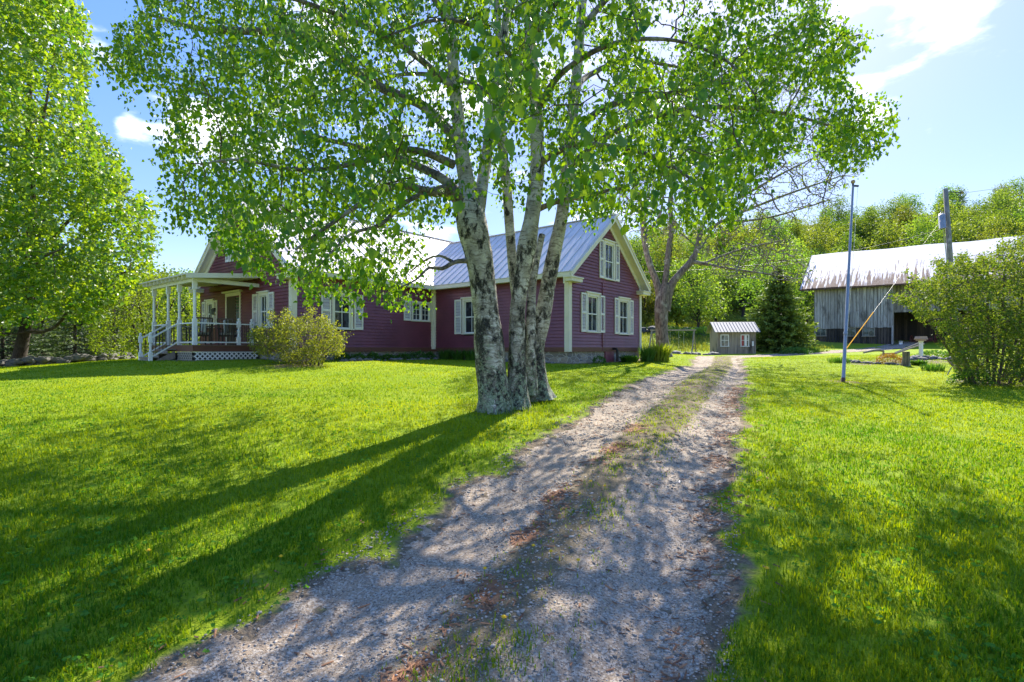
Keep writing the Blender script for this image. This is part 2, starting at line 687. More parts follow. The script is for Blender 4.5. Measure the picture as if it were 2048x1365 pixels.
M['grey_wood'] = boards_mat('grey_shed_boards', (0.40, 0.33, 0.25), (0.27, 0.22, 0.165), (0.15, 0.12, 0.09), 0.16)
M['barn_wood'] = boards_mat('weathered_barn_boards', (0.50, 0.47, 0.44), (0.27, 0.25, 0.235), (0.17, 0.15, 0.135), 0.25, 0.45, 'Y')
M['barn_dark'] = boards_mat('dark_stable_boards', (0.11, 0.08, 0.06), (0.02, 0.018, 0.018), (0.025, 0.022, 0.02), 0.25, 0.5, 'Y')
M['barn_brown'] = boards_mat('brown_barn_boards', (0.16, 0.09, 0.05), (0.10, 0.05, 0.03), (0.06, 0.03, 0.02), 0.25, 0.6, 'Y')
M['birch'] = birch_bark()
M['twig'] = bark('twig_bark', (0.10, 0.075, 0.06), (0.04, 0.03, 0.025), (0.16, 0.13, 0.11))
M['maple_bark'] = bark('maple_bark', (0.075, 0.055, 0.04), (0.025, 0.018, 0.014), (0.10, 0.09, 0.07))
M['apple_bark'] = bark('old_tree_bark', (0.24, 0.20, 0.165), (0.08, 0.065, 0.055), (0.33, 0.33, 0.27), 1.2)
M['lilac_bark'] = bark('lilac_bark', (0.16, 0.13, 0.10), (0.06, 0.05, 0.04), (0.22, 0.19, 0.15))
M['birch_leaf'] = leafy('birch_leaf', (0.027, 0.125, 0.016), (0.125, 0.26, 0.016), 0.54, (2.9, 1.95, 0.3), 0.42, 0, 0.45)
M['maple_leaf'] = leafy('maple_leaf', (0.04, 0.15, 0.015), (0.22, 0.34, 0.03), 0.5, (2.3, 1.8, 0.4), 0.36, 0, 0.7)
M['lilac_leaf'] = leafy('lilac_leaf', (0.05, 0.125, 0.02), (0.20, 0.26, 0.05), 0.45, (1.9, 1.6, 0.5), 0.65, 0, 0.2)
M['yellow_leaf'] = leafy('yellow_green_leaf', (0.15, 0.20, 0.02), (0.34, 0.35, 0.04), 0.45, (1.5, 1.4, 0.5), 0.5)
M['forest_leaf'] = leafy('forest_leaf', (0.07, 0.15, 0.025), (0.22, 0.32, 0.05), 0.45, (1.8, 1.6, 0.5), 0.6, 0.10)
M['old_leaf'] = leafy('old_tree_leaf', (0.12, 0.20, 0.02), (0.24, 0.31, 0.03), 0.5, (1.7, 1.6, 0.5), 0.5)
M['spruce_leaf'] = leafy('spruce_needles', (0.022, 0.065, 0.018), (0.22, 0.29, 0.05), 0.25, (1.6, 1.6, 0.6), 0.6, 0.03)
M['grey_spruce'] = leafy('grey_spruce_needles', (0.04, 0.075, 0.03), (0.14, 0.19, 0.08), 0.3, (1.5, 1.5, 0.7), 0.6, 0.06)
M['plant_leaf'] = leafy('garden_plant_leaf', (0.03, 0.11, 0.02), (0.10, 0.21, 0.03), 0.35, (1.8, 1.7, 0.5), 0.45)
M['lime_leaf'] = leafy('lime_plant_leaf', (0.16, 0.25, 0.02), (0.36, 0.40, 0.05), 0.4, (1.5, 1.4, 0.5), 0.45)
M['rust_leaf'] = leafy('orange_bush_leaf', (0.22, 0.11, 0.03), (0.36, 0.28, 0.04), 0.35, (1.5, 1.2, 0.5), 0.5)
M['purple_leaf'] = leafy('purple_bloom', (0.16, 0.10, 0.12), (0.36, 0.22, 0.28), 0.3, (1.3, 1.1, 1.2), 0.6)
M['grass'] = leafy('grass_blade', (0.035, 0.145, 0.010), (0.185, 0.315, 0.012), 0.5, (3.2, 1.9, 0.2), 0.7, 0, 0.12)
M['hay_grass'] = leafy('meadow_grass', (0.12, 0.18, 0.02), (0.30, 0.33, 0.05), 0.4, (1.5, 1.3, 0.5), 0.6)
M['rock'] = rock_mat('field_rock', (0.20, 0.185, 0.17), (0.10, 0.095, 0.09))
M['rock_dark'] = rock_mat('dark_field_rock', (0.10, 0.095, 0.09), (0.045, 0.042, 0.04))
M['pole_metal'] = painted('galvanised_pole', (0.42, 0.44, 0.44), (0.28, 0.29, 0.28), 0.35, 0.6, 4, (1, 1, 0.3), 0.1, 0.6)
M['utility_wood'] = bark('utility_pole_wood', (0.26, 0.24, 0.22), (0.13, 0.12, 0.11), (0.32, 0.30, 0.29), 1.5, 0.1, 0.3, 0.01)
M['rusty'] = painted('rusty_iron', (0.13, 0.065, 0.04), (0.05, 0.03, 0.025), 0.8, 0.8, 8)
M['yellow_plastic'] = painted('yellow_guard', (0.48, 0.25, 0.02), (0.36, 0.17, 0.02), 0.9, 0.5, 3, spec=0.05)
M['black'] = painted('black_iron', (0.015, 0.015, 0.016), (0.03, 0.03, 0.03), 0.5, 0.4, 4)
M['grey_metal'] = painted('grey_metal', (0.40, 0.42, 0.44), (0.26, 0.27, 0.28), 0.4, 0.5, 4, metal=0.4)
M['cushion'] = painted('cushion_cloth', (0.52, 0.52, 0.46), (0.36, 0.37, 0.34), 0.9, 0.6, 9)
M['wicker'] = painted('brown_wicker', (0.10, 0.065, 0.04), (0.05, 0.03, 0.02), 0.7, 0.8, 30)
M['tan_board'] = painted('tan_board', (0.42, 0.30, 0.16), (0.28, 0.16, 0.08), 0.7, 0.7, 6)
M['weathered'] = painted('weathered_wood', (0.30, 0.26, 0.21), (0.15, 0.12, 0.10), 0.85, 0.8, 6, (1, 1, 1))
M['red_machine'] = painted('faded_red_machine', (0.18, 0.03, 0.02), (0.08, 0.03, 0.02), 0.6, 0.7, 6)
M['dandelion'] = painted('dandelion_yellow', (0.80, 0.50, 0.01), (0.7, 0.38, 0.01), 0.7, 0.5, 30)
M['stem'] = painted('plant_stem', (0.10, 0.20, 0.03), (0.06, 0.14, 0.02), 0.6, 0.5, 10)
M['red_cloth'] = painted('red_board', (0.38, 0.05, 0.04), (0.30, 0.04, 0.04), 0.7, 0.5, 3)


def ground_material():
    m, nt, b = new_mat('lawn_ground')
    v = coords(nt)
    n1 = noise(nt, v, 0.35, 5, 0.6)
    n2 = noise(nt, v, 2.6, 6, 0.65)
    n3 = noise(nt, v, 34, 4, 0.7)
    c = mix(nt, ramp(nt, n1, 0.3, 0.7), (0.235, 0.33, 0.014), (0.29, 0.365, 0.018))
    c = mix(nt, ramp(nt, n2, 0.45, 0.75), c, (0.14, 0.245, 0.016))
    c = mix(nt, ramp(nt, n3, 0.5, 0.72), c, (0.085, 0.15, 0.018))
    n4 = noise(nt, v, 0.9, 5, 0.7)
    c = mix(nt, ramp(nt, n4, 0.66, 0.76), c, (0.24, 0.21, 0.08))
    # bare earth where the attribute says so
    a = nd(nt, 'ShaderNodeAttribute', attribute_name='soil')
    s = nd(nt, 'ShaderNodeMath', {0: a.outputs['Fac'], 1: n2}, operation='ADD')
    sf = ramp(nt, s.outputs[0], 0.85, 1.15)
    soil = mix(nt, ramp(nt, n3, 0.35, 0.65), (0.27, 0.21, 0.14), (0.16, 0.12, 0.08))
    c = mix(nt, sf, c, soil)
    g = nd(nt, 'ShaderNodeAttribute', attribute_name='meadow')
    me = mix(nt, ramp(nt, n2, 0.35, 0.7), (0.20, 0.25, 0.03), (0.30, 0.28, 0.07))
    c = mix(nt, g.outputs['Fac'], c, me)
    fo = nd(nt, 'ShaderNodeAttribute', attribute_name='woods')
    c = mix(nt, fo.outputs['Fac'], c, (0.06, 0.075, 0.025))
    nt.links.new(c, b.inputs['Base Color'])
    b.inputs['Roughness'].default_value = 0.95
    b.inputs['Specular IOR Level'].default_value = 0.1
    bump(nt, b, n3, 0.9, 0.03)
    return m


def drive_material():
    m, nt, b = new_mat('gravel_drive')
    v = coords(nt)
    n1 = noise(nt, v, 1.1, 6, 0.65)
    n2 = noise(nt, v, 7, 6, 0.7)
    n3 = noise(nt, v, 70, 4, 0.7)
    vo = nd(nt, 'ShaderNodeTexVoronoi', {'Vector': v}, feature='F1')
    vo.inputs['Scale'].default_value = 85
    sp = nd(nt, 'ShaderNodeSeparateColor', {'Color': vo.outputs['Color']})
    c = mix(nt, ramp(nt, n1, 0.3, 0.7), (0.46, 0.345, 0.235), (0.33, 0.25, 0.175))
    c = mix(nt, ramp(nt, n2, 0.45, 0.75), c, (0.25, 0.20, 0.145))
    gf = nd(nt, 'ShaderNodeMath', {0: sp.outputs[0], 1: n2}, operation='ADD')
    c = mix(nt, ramp(nt, gf.outputs[0], 1.0, 1.3), c, (0.52, 0.44, 0.345))
    c = mix(nt, ramp(nt, n3, 0.52, 0.64), c, (0.12, 0.09, 0.065))
    a = nd(nt, 'ShaderNodeAttribute', attribute_name='mid')
    s = nd(nt, 'ShaderNodeMath', {0: a.outputs['Fac'], 1: n2}, operation='ADD')
    mf = ramp(nt, s.outputs[0], 0.85, 1.25)
    soil = mix(nt, ramp(nt, n3, 0.35, 0.65), (0.25, 0.19, 0.115), (0.15, 0.12, 0.065))
    c = mix(nt, mf, c, soil)
    l = nd(nt, 'ShaderNodeAttribute', attribute_name='litter')
    s2 = nd(nt, 'ShaderNodeMath', {0: l.outputs['Fac'], 1: n3}, operation='ADD')
    c = mix(nt, ramp(nt, s2.outputs[0], 1.0, 1.45), c, (0.30, 0.14, 0.07))
    nt.links.new(c, b.inputs['Base Color'])
    b.inputs['Roughness'].default_value = 0.92
    b.inputs['Specular IOR Level'].default_value = 0.2
    hh = nd(nt, 'ShaderNodeMath', {0: n3, 1: sp.outputs[0]}, operation='ADD')
    bump(nt, b, hh.outputs[0], 0.8, 0.012)
    return m


# ------------------------------------------------------------------ terrain
CP = [(-8, -8, -.45), (0, -8, -.5), (8, -8, -.6), (0, 0, -.04), (-6, 2, .02), (6, 2, -.1), (-.3, 2.4, .0), (-14, 2, .0), (14, 0, -.25),
      (-.4, 8.8, .50), (-8, 9, .36), (1.6, 5.4, .30), (-12, 12, .5), (-5, 14, .75), (2.16, 20, .93), (-8, 18.6, 1.02), (-11.5, 18, 1.05), (-3.7, 24.6, 1.05),
      (-16, 20.5, .98), (-21.5, 22, .68), (-28, 28, .7), (-24.6, 26, .70), (-14, 30, 1.2), (10.4, 16.3, .46), (14.6, 16.3, .44), (8, 8, .18), (12, 10, .2),
      (10, 4, -.05), (3.2, 10, .52), (5.2, 14, .68), (10.4, 26, .9), (13, 33, 1.0), (6.5, 25, .98), (8.1, 28, 1.2), (17, 25, .92), (16.6, 22, .76),
      (20.3, 26, 1.02), (27, 40, 1.32), (29, 49, 1.85), (36, 45, 1.8), (45, 50, 2.4), (17.2, 39, 1.08), (12, 42, 1.15), (12, 36, 1.1), (24, 44, 1.45),
      (14, 55, 3.2), (24, 56, 3.4), (5, 52, 2.6), (18, 70, 5.2), (5, 70, 5.0), (34, 62, 3.6), (50, 64, 4.2), (-10, 42, 1.8), (-10, 60, 3),
      (20, 105, 15.5), (45, 105, 16.5), (72, 105, 20), (105, 105, 24), (0, 105, 13), (-60, 105, 4), (-60, 50, 1), (-50, 15, 0.2), (-40, 0, -.5),
      (40, 0, -.5), (30, 14, .3), (40, 24, .9), (-40, -30, -1.6), (40, -30, -1.6), (0, -30, -1.5), (0, 220, 40), (150, 220, 55), (-150, 220, 10),
      (-200, 0, -2), (200, 0, 2), (200, 100, 35), (0, -200, -6), (-200, -200, -8), (200, -200, -6), (300, 300, 70), (-300, 300, 15)]
CP = np.array(CP, float)


def _tps_k(r2):
    return np.where(r2 > 1e-9, 0.5 * r2 * np.log(np.maximum(r2, 1e-9)), 0)


_n = len(CP)
_K = _tps_k(((CP[:, None, :2] - CP[None, :, :2]) ** 2).sum(-1))
_P = np.hstack([np.ones((_n, 1)), CP[:, :2]])
_A = np.zeros((_n + 3, _n + 3))
_A[:_n, :_n] = _K + np.eye(_n) * 0.02
_A[:_n, _n:] = _P
_A[_n:, :_n] = _P.T
_w = np.linalg.solve(_A, np.concatenate([CP[:, 2], np.zeros(3)]))


def base_h(x, y):
    x = np.asarray(x, float).ravel()
    y = np.asarray(y, float).ravel()
    z = np.empty(len(x))
    for i in range(0, len(x), 20000):
        xs, ys = x[i:i + 20000], y[i:i + 20000]
        r2 = (xs[:, None] - CP[None, :, 0]) ** 2 + (ys[:, None] - CP[None, :, 1]) ** 2
        z[i:i + 20000] = _tps_k(r2) @ _w[:_n] + _w[_n] + _w[_n + 1] * xs + _w[_n + 2] * ys
    return z


# centre line of the drive
def drive_line():
    P = [(-1.45 + 0.456 * y, y) for y in np.arange(-6, 27, 3.0)] + [(12.2, 30.5), (15.0, 34.2), (19.2, 37.3), (24.5, 40.2), (30.0, 43.2), (34.5, 46.5), (39, 51)]
    P = np.array(P)
    out_ = []
    for i in range(len(P) - 1):
        p0 = P[max(i - 1, 0)]
        p1, p2 = P[i], P[i + 1]
        p3 = P[min(i + 2, len(P) - 1)]
        for t in np.linspace(0, 1, 12, endpoint=False):
            out_.append(0.5 * (2 * p1 + (p2 - p0) * t + (2 * p0 - 5 * p1 + 4 * p2 - p3) * t * t + (3 * p1 - p0 - 3 * p2 + p3) * t ** 3))
    return np.array(out_)


DL = drive_line()
DT = np.gradient(DL, axis=0)
DT /= np.linalg.norm(DT, axis=1)[:, None]
DS = np.concatenate([[0], np.cumsum(np.linalg.norm(np.diff(DL, axis=0), axis=1))])


def drive_t(x, y):
    """signed distance across (right positive) and distance along the drive"""
    x = np.asarray(x, float).ravel()
    y = np.asarray(y, float).ravel()
    t = np.full(len(x), 99.0)
    s = np.zeros(len(x))
    for i in range(0, len(x), 20000):
        xs, ys = x[i:i + 20000], y[i:i + 20000]
        d2 = (xs[:, None] - DL[None, :, 0]) ** 2 + (ys[:, None] - DL[None, :, 1]) ** 2
        k = d2.argmin(1)
        dx = xs - DL[k, 0]
        dy = ys - DL[k, 1]
        al = dx * DT[k, 0] + dy * DT[k, 1]
        tt = dx * DT[k, 1] - dy * DT[k, 0]
        d = np.sqrt(d2[np.arange(len(xs)), k])
        endk = (k == 0) | (k == len(DL) - 1)
        t[i:i + 20000] = np.where(endk & (d > 1.7), np.sign(tt) * d, tt)
        s[i:i + 20000] = DS[k] + al
    return t, s


def rut(t):
    return (-.055 * np.exp(-((t + .72) / .30) ** 2) - .055 * np.exp(-((t - .86) / .28) ** 2) + .03 * np.exp(-((t - .15) / .25) ** 2))


def H(x, y, t=None):
    sh = np.shape(x)
    x = np.asarray(x, float).ravel()
    y = np.asarray(y, float).ravel()
    if t is None:
        t, _ = drive_t(x, y)
    z = base_h(x, y) + rut(t)
    z += (fbm(x * 1.1 + 9, y * 1.1, 3, 3) - .5) * .05
    return z.reshape(sh) if sh else float(z[0])


def warp(n, a, L):
    u = np.linspace(-1, 1, n)
    return np.sinh(u * a) / math.sinh(a) * L


gx = warp(441, 8.2, 420) + 1.0
gy = warp(441, 8.0, 420) + 5.0
GX, GY = np.meshgrid(gx, gy)
tt, ss = drive_t(GX, GY)
GZ = H(GX.ravel(), GY.ravel(), tt)
in_dr = np.clip((.8 - np.abs(tt)) / .2, 0, 1)
GZ -= 0.05 * in_dr
nx, ny = len(gx), len(gy)
ii = np.arange(nx * ny).reshape(ny, nx)
GF = np.stack([ii[:-1, :-1], ii[:-1, 1:], ii[1:, 1:], ii[1:, :-1]], -1).reshape(-1, 4)
xr, yr = GX.ravel(), GY.ravel()

# house frame: local x along the gable wall (away, right), local y towards the left wing
HO = Vector((2.16, 20.0, 0.9))
HA = math.atan2(0.785, 0.620)
ca, sa = math.cos(HA), math.sin(HA)


def to_house(x, y):
    dx = x - HO.x
    dy = y - HO.y
    return dx * ca + dy * sa, -dx * sa + dy * ca


def house_foot(x, y, m=0.0):
    hx, hy = to_house(x, y)
    a = (hx > -m) & (hx < 6.4 + m) & (hy > -m) & (hy < 8)
    b_ = (hx > -7 - m) & (hx < 6.4 + m) & (hy > 7.46 - m) & (hy < 15.5 + m)
    c_ = (hx > -9.5 - m) & (hx < -6.5) & (hy > 9.85 - m) & (hy < 14.6 + m)
    return a | b_ | c_


soil = np.clip(1.25 - np.abs(tt) * .45, 0, 1) * .5
soil = np.maximum(soil, np.clip((1.36 - np.abs(tt) + (fbm(xr * 1.3, yr * 1.3, 5, 4) - .5) * .75) / .25, 0, 1) * .66)
soil = np.maximum(soil, house_foot(xr, yr, .55) * .75)
for (cx, cy, r) in [(-.1, 8.9, 1.0), (10.4, 16.3, .8), (14.8, 16.3, 1.5), (-7.2, 17.2, 1.6), (-24.6, 25.5, 3.5), (8.1, 28, 1.0), (18.5, 24.3, 2.6), (16, 23.6, 1.3)]:
    soil = np.maximum(soil, np.clip(1.2 - np.hypot(xr - cx, yr - cy) / r, 0, 1) * .8)
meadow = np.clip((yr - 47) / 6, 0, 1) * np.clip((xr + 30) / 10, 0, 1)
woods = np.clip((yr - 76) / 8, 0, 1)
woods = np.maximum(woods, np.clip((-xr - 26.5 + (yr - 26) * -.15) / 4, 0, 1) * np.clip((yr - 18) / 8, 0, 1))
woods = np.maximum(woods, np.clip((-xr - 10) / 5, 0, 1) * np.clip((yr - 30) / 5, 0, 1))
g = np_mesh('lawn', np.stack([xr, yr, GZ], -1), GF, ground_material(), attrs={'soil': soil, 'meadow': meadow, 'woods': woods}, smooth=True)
g['kind'] = 'structure'

# the drive: its own sheet with ragged edges
sv = [0.0]
while sv[-1] < DS[-1] - 1:
    s0 = sv[-1]
    d = abs(s0 - 6)
    sv.append(s0 + max(.05, .010 * d))
sv = np.array(sv)
tv = np.arange(-1.75, 1.751, .05)
cx = np.interp(sv, DS, DL[:, 0])
cy = np.interp(sv, DS, DL[:, 1])
tx = np.interp(sv, DS, DT[:, 0])
ty = np.interp(sv, DS, DT[:, 1])
X = cx[:, None] + ty[:, None] * tv[None]
Y = cy[:, None] - tx[:, None] * tv[None]
T_ = np.broadcast_to(tv[None], X.shape)
S_ = np.broadcast_to(sv[:, None], X.shape)
Z = H(X.ravel(), Y.ravel(), T_.ravel()).reshape(X.shape) + .004
Z += (fbm(X * 9, Y * 9, 21, 3) - .5) * .018
ew = 1.2 + (fbm(X * 1.3, Y * 1.3, 5, 4) - .5) * .75 + (fbm(X * 7, Y * 7, 8, 3) - .5) * .25
ew = ew + np.clip((S_ - 38) / 6, 0, 1) * .2 + (fbm(X * 22, Y * 22, 19, 2) - .5) * .12
Z -= np.clip((np.abs(T_) - (ew - .16)) / .16, 0, 1) * .022
keep = (np.abs(T_) < ew)
kq = keep[:-1, :-1] & keep[1:, :-1] & keep[:-1, 1:] & keep[1:, 1:]
ii = np.arange(X.size).reshape(X.shape)
DF = np.stack([ii[:-1, :-1], ii[:-1, 1:], ii[1:, 1:], ii[1:, :-1]], -1)[kq].reshape(-1, 4)
depth_fade = np.clip((Y - 6) / 6, 0, 1)


def mid_mask(T, S, X, Y):
    w = .30 + .10 * np.clip((Y - 5) / 8, 0, 1)
    m_ = np.exp(-(np.abs(T - .16) / (w * 1.2)) ** 3)
    return m_ * (.50 + .50 * np.clip((Y - 4.6) / 3.5, 0, 1)) * np.clip((46 - S) / 6, 0, 1)


mid = mid_mask(T_, S_, X, Y)
mid = np.maximum(mid, .85 * np.exp(-(np.abs(T_ - .02) / .30) ** 3) * (Y < 8))
mid = np.maximum(mid, np.clip((np.abs(T_) - .98) / .25, 0, 1) * .7)


def litter_f(X, Y, T):
    a = np.exp(-((T + .16 + .08 * np.sin(Y * 1.7)) / .15) ** 2) * (Y < 7.5)
    b_ = .7 * np.exp(-((T - 1.0) / .14) ** 2) * (Y < 13)
    return np.maximum(a, b_) * np.clip((fbm(X * 2.3, Y * 2.3, 44, 4) - .38) * 6, 0, 1)


lit = litter_f(X, Y, T_)
used = np.unique(DF)
remap = np.full(X.size, -1)
remap[used] = np.arange(len(used))
dv = np_mesh('driveway', np.stack([X.ravel(), Y.ravel(), Z.ravel()], -1)[used], remap[DF], drive_material(),
             attrs={'mid': mid.ravel()[used], 'litter': lit.ravel()[used]}, smooth=True)
dv['kind'] = 'structure'


# ------------------------------------------------------------------ grass blades
def blades(name, x, y, z, h, w, v, mat, lean=0.5, label=None, cat='grass', droop=0.35, kind='stuff'):
    n = len(x)
    an = RNG.uniform(0, 2 * math.pi, n)
    le = RNG.uniform(0.1, 1, n) * lean
    dx, dy = np.cos(an), np.sin(an)
    px_, py_ = -dy, dx
    V = np.empty((n, 5, 3))
    base = np.stack([x, y, z], -1)
    side = np.stack([px_, py_, np.zeros(n)], -1)
    ld = np.stack([dx, dy, np.zeros(n)], -1)
    up = np.array([0, 0, 1.0])
    m1 = base + ld * (h * le * .35)[:, None] + up * (h * .55)[:, None]
    tip = base + ld * (h * le)[:, None] + up * (h * (1 - le * droop))[:, None]
    V[:, 0] = base - side * (w / 2)[:, None]
    V[:, 1] = base + side * (w / 2)[:, None]
    V[:, 2] = m1 + side * (w * .42)[:, None]
    V[:, 3] = m1 - side * (w * .42)[:, None]
    V[:, 4] = tip
    b = np.arange(n)[:, None] * 5
    quads = b + np.array([[0, 1, 2, 3]])
    tris = b + np.array([[3, 2, 4]])
    o = np_mesh(name, V.reshape(-1, 3), [quads, tris], mat, attrs={'v': np.repeat(v, 5)})
    if label:
        tag(o, label, cat, kind=kind)
    return o


N = 560000
u = RNG.uniform(0, 1, N)
y0, y1, p = 1.3, 34.0, 0.3
gyv = (y0 ** p + u * (y1 ** p - y0 ** p)) ** (1 / p)
gxv = RNG.uniform(-1, 1, N) * (gyv * 1.12 + 1.3)
t_, s_ = drive_t(gxv, gyv)
edge = 1.2 + (fbm(gxv * 1.3, gyv * 1.3, 5, 4) - .5) * .75 + (fbm(gxv * 7, gyv * 7, 8, 3) - .5) * .25
on = np.abs(t_) < edge
clump = fbm(gxv * 2.4, gyv * 2.4, 77, 3)
prob = np.where(on, 0, 1.0)
fr = np.clip((np.abs(t_) - edge) / .35, 0, 1)
bare = fbm(gxv * 3.2, gyv * 3.2, 31, 3)
prob = np.where(~on, np.clip(.5 + fr * .7, 0, 1) * np.where((fr < 1) & (bare > .6), .4, 1), 0)
mm = mid_mask(t_, s_, gxv, gyv)
midp = np.clip((mm - .3) * 2.8, 0, 1) * np.clip((clump - .50) * 10 + 2.2 * np.clip((gyv - 5.2) / 4, 0, 1), 0, 1)
midp = np.maximum(midp, .06 * (mm > .1))
prob = np.where(on, midp * .95, prob)
prob = prob * (~house_foot(gxv, gyv, .25))
prob = prob * np.where((fbm(gxv * 5, gyv * 5, 91, 2) > .74), .3, 1)
keep = RNG.uniform(0, 1, N) < prob
gxv, gyv, t_, on, clump = gxv[keep], gyv[keep], t_[keep], on[keep], clump[keep]
gz = H(gxv, gyv, t_) - .004
far = np.clip((gyv - 4) / 14, 0, 1)
hh = RNG.uniform(.028, .062, len(gxv)) * (0.75 + .7 * clump) * np.where(on, .75, 1) * (1 - .3 * far)
ww = RNG.uniform(.0032, .0052, len(gxv)) * (1 + gyv * .15)
patch = fbm(gxv * .55, gyv * .55, 12, 4)
vv = np.clip(RNG.normal(0, 1, len(gxv)) * (.2 - .14 * far) + .38 + (patch - .5) * 1.1 + .2 * far, 0, 1)
blades('grass', gxv, gyv, gz, hh, ww, vv, M['grass'], .8, 'short bright green lawn grass either side of the gravel drive')
# taller tufts scattered in the lawn
n = 240
cxs = RNG.uniform(-8, 9, n)
cys = RNG.uniform(2, 12, n)
k = 26
tx_ = (cxs[:, None] + RNG.normal(0, .035, (n, k))).ravel()
ty_ = (cys[:, None] + RNG.normal(0, .035, (n, k))).ravel()
t2, _ = drive_t(tx_, ty_)
ok = np.abs(t2) > 1.2
tx_, ty_, t2 = tx_[ok], ty_[ok], t2[ok]
blades('grass_tufts', tx_, ty_, H(tx_, ty_, t2), RNG.uniform(.05, .11, len(tx_)), RNG.uniform(.003, .005, len(tx_)),
       np.clip(RNG.normal(.4, .25, len(tx_)), 0, 1), M['grass'], .9, 'taller loose tufts of grass standing up out of the lawn', 'grass tufts')
# long unmown ring round the birch foot and against the stones
n = 1500
a = RNG.uniform(0, 6.28, n)
rr0 = RNG.uniform(.25, .75, n)
bx, by = -.06 + np.cos(a) * rr0 * 1.15, 8.95 + np.sin(a) * rr0 * 1.1
blades('long_grass', bx, by, H(bx, by), RNG.uniform(.05, .13, n), RNG.uniform(.004, .007, n), np.clip(RNG.normal(.4, .2, n), 0, 1), M['grass'], .9,
       'unmown fringe of longer grass round the foot of the birch', 'grass')
# clover and weed leaves in the sward
n = 9000
wy = 1.4 + 12 * RNG.uniform(0, 1, n) ** 1.3
wx = RNG.uniform(-1, 1, n) * (wy * 1.1 + 1)
wt, _s = drive_t(wx, wy)
okk = (fbm(wx * 1.4, wy * 1.4, 333, 3) > .56) & (np.abs(wt) > 1.1)
wx, wy, wt = wx[okk], wy[okk], wt[okk]
rows = []
WEED = (wx, wy, wt)
# rough meadow grass
n = 60000
mx = RNG.uniform(0, 45, n)
my = RNG.uniform(43, 76, n)
# keep the barn floor free
mz = H(mx, my)
msk = (fbm(mx * .5, my * .5, 61, 3) > .36) & ~((mx > 27) & (my < 60)) & (np.hypot(mx - 17.2, my - 40) > 2.6)
mx, my, mz = mx[msk], my[msk], mz[msk]
blades('meadow_grass', mx, my, mz, RNG.uniform(.15, .42, len(mx)), RNG.uniform(.03, .06, len(mx)), RNG.uniform(0, 1, len(mx)), M['hay_grass'], .5,
       'long yellow green meadow grass rising behind the swing set', 'meadow grass')

# gravel
ICO_V = np.array([(0, 0, 1), (.894, 0, .447), (.276, .851, .447), (-.724, .526, .447), (-.724, -.526, .447), (.276, -.851, .447),
                  (.724, .526, -.447), (-.276, .851, -.447), (-.894, 0, -.447), (-.276, -.851, -.447), (.724, -.526, -.447), (0, 0, -1)])
ICO_F = np.array([(0, 1, 2), (0, 2, 3), (0, 3, 4), (0, 4, 5), (0, 5, 1), (1, 6, 2), (2, 7, 3), (3, 8, 4), (4, 9, 5), (5, 10, 1), (6, 7, 2), (7, 8, 3),
                  (8, 9, 4), (9, 10, 5), (10, 6, 1), (11, 7, 6), (11, 8, 7), (11, 9, 8), (11, 10, 9), (11, 6, 10)])


def stones(name, x, y, z, r, mat, flat=.6, v=None, **kw):
    n = len(x)
    V = np.repeat(ICO_V[None], n, 0) * (1 + RNG.uniform(-.28, .28, (n, 12, 1)))
    sc = np.stack([RNG.uniform(.75, 1.3, n), RNG.uniform(.6, 1.0, n), RNG.uniform(.6, 1, n) * flat], -1)
    V = V * sc[:, None]
    a = RNG.uniform(0, 6.28, n)
    c_, s_ = np.cos(a), np.sin(a)
    Xr = V[..., 0] * c_[:, None] - V[..., 1] * s_[:, None]
    Yr = V[..., 0] * s_[:, None] + V[..., 1] * c_[:, None]
    V = np.stack([Xr, Yr, V[..., 2]], -1) * r[:, None, None] + np.stack([x, y, z], -1)[:, None]
    Fc = (np.arange(n)[:, None, None] * 12 + ICO_F[None]).reshape(-1, 3)
    v = RNG.uniform(0, 1, n) if v is None else v
    return np_mesh(name, V.reshape(-1, 3), Fc, mat, attrs={'v': np.repeat(v, 12)}, **kw)


def gravel_mat():
    m, nt, b = new_mat('gravel_stone')
    a = nd(nt, 'ShaderNodeAttribute', attribute_name='v')
    n = noise(nt, coords(nt), 60, 4)
    c = mix(nt, a.outputs['Fac'], (0.20, 0.165, 0.125), (0.56, 0.48, 0.39))
    c = mix(nt, ramp(nt, n, .45, .75), c, (0.16, 0.14, 0.12))
    nt.links.new(c, b.inputs['Base Color'])
    b.inputs['Roughness'].default_value = .85
    return m


n = 46000
u = RNG.uniform(0, 1, n)
ly = (1.4 ** .2 + u * (16 ** .2 - 1.4 ** .2)) ** 5
lt = RNG.uniform(-1.3, 1.3, n)
s0 = np.interp(ly, DL[:120, 1], DS[:120])
gxs = np.interp(s0, DS, DL[:, 0]) + lt * np.interp(s0, DS, DT[:, 1])
gys = np.interp(s0, DS, DL[:, 1]) - lt * np.interp(s0, DS, DT[:, 0])
gt, gs_ = drive_t(gxs, gys)
dens = fbm(gxs * 2, gys * 2, 15, 3)
kk = (RNG.uniform(0, 1, n) < np.clip((dens - .3) * 3, .1, 1)) & (np.abs(gt) < 1.25)
kk &= ~((gys > 6) & (np.abs(gt - .16) < .3))
gxs, gys, gt = gxs[kk], gys[kk], gt[kk]
rr = RNG.lognormal(math.log(.0050), .45, len(gxs))
rr = np.clip(rr, .003, .04) * (1 + gys * .05)
gzs = H(gxs, gys, gt) + (fbm(gxs * 9, gys * 9, 21, 3) - .5) * .018 + .004 + rr * .12
o = stones('gravel', gxs, gys, gzs, rr, gravel_mat(), .6)
tag(o, 'loose grey pebbles and gravel lying in the wheel tracks of the drive', 'gravel', kind='stuff')


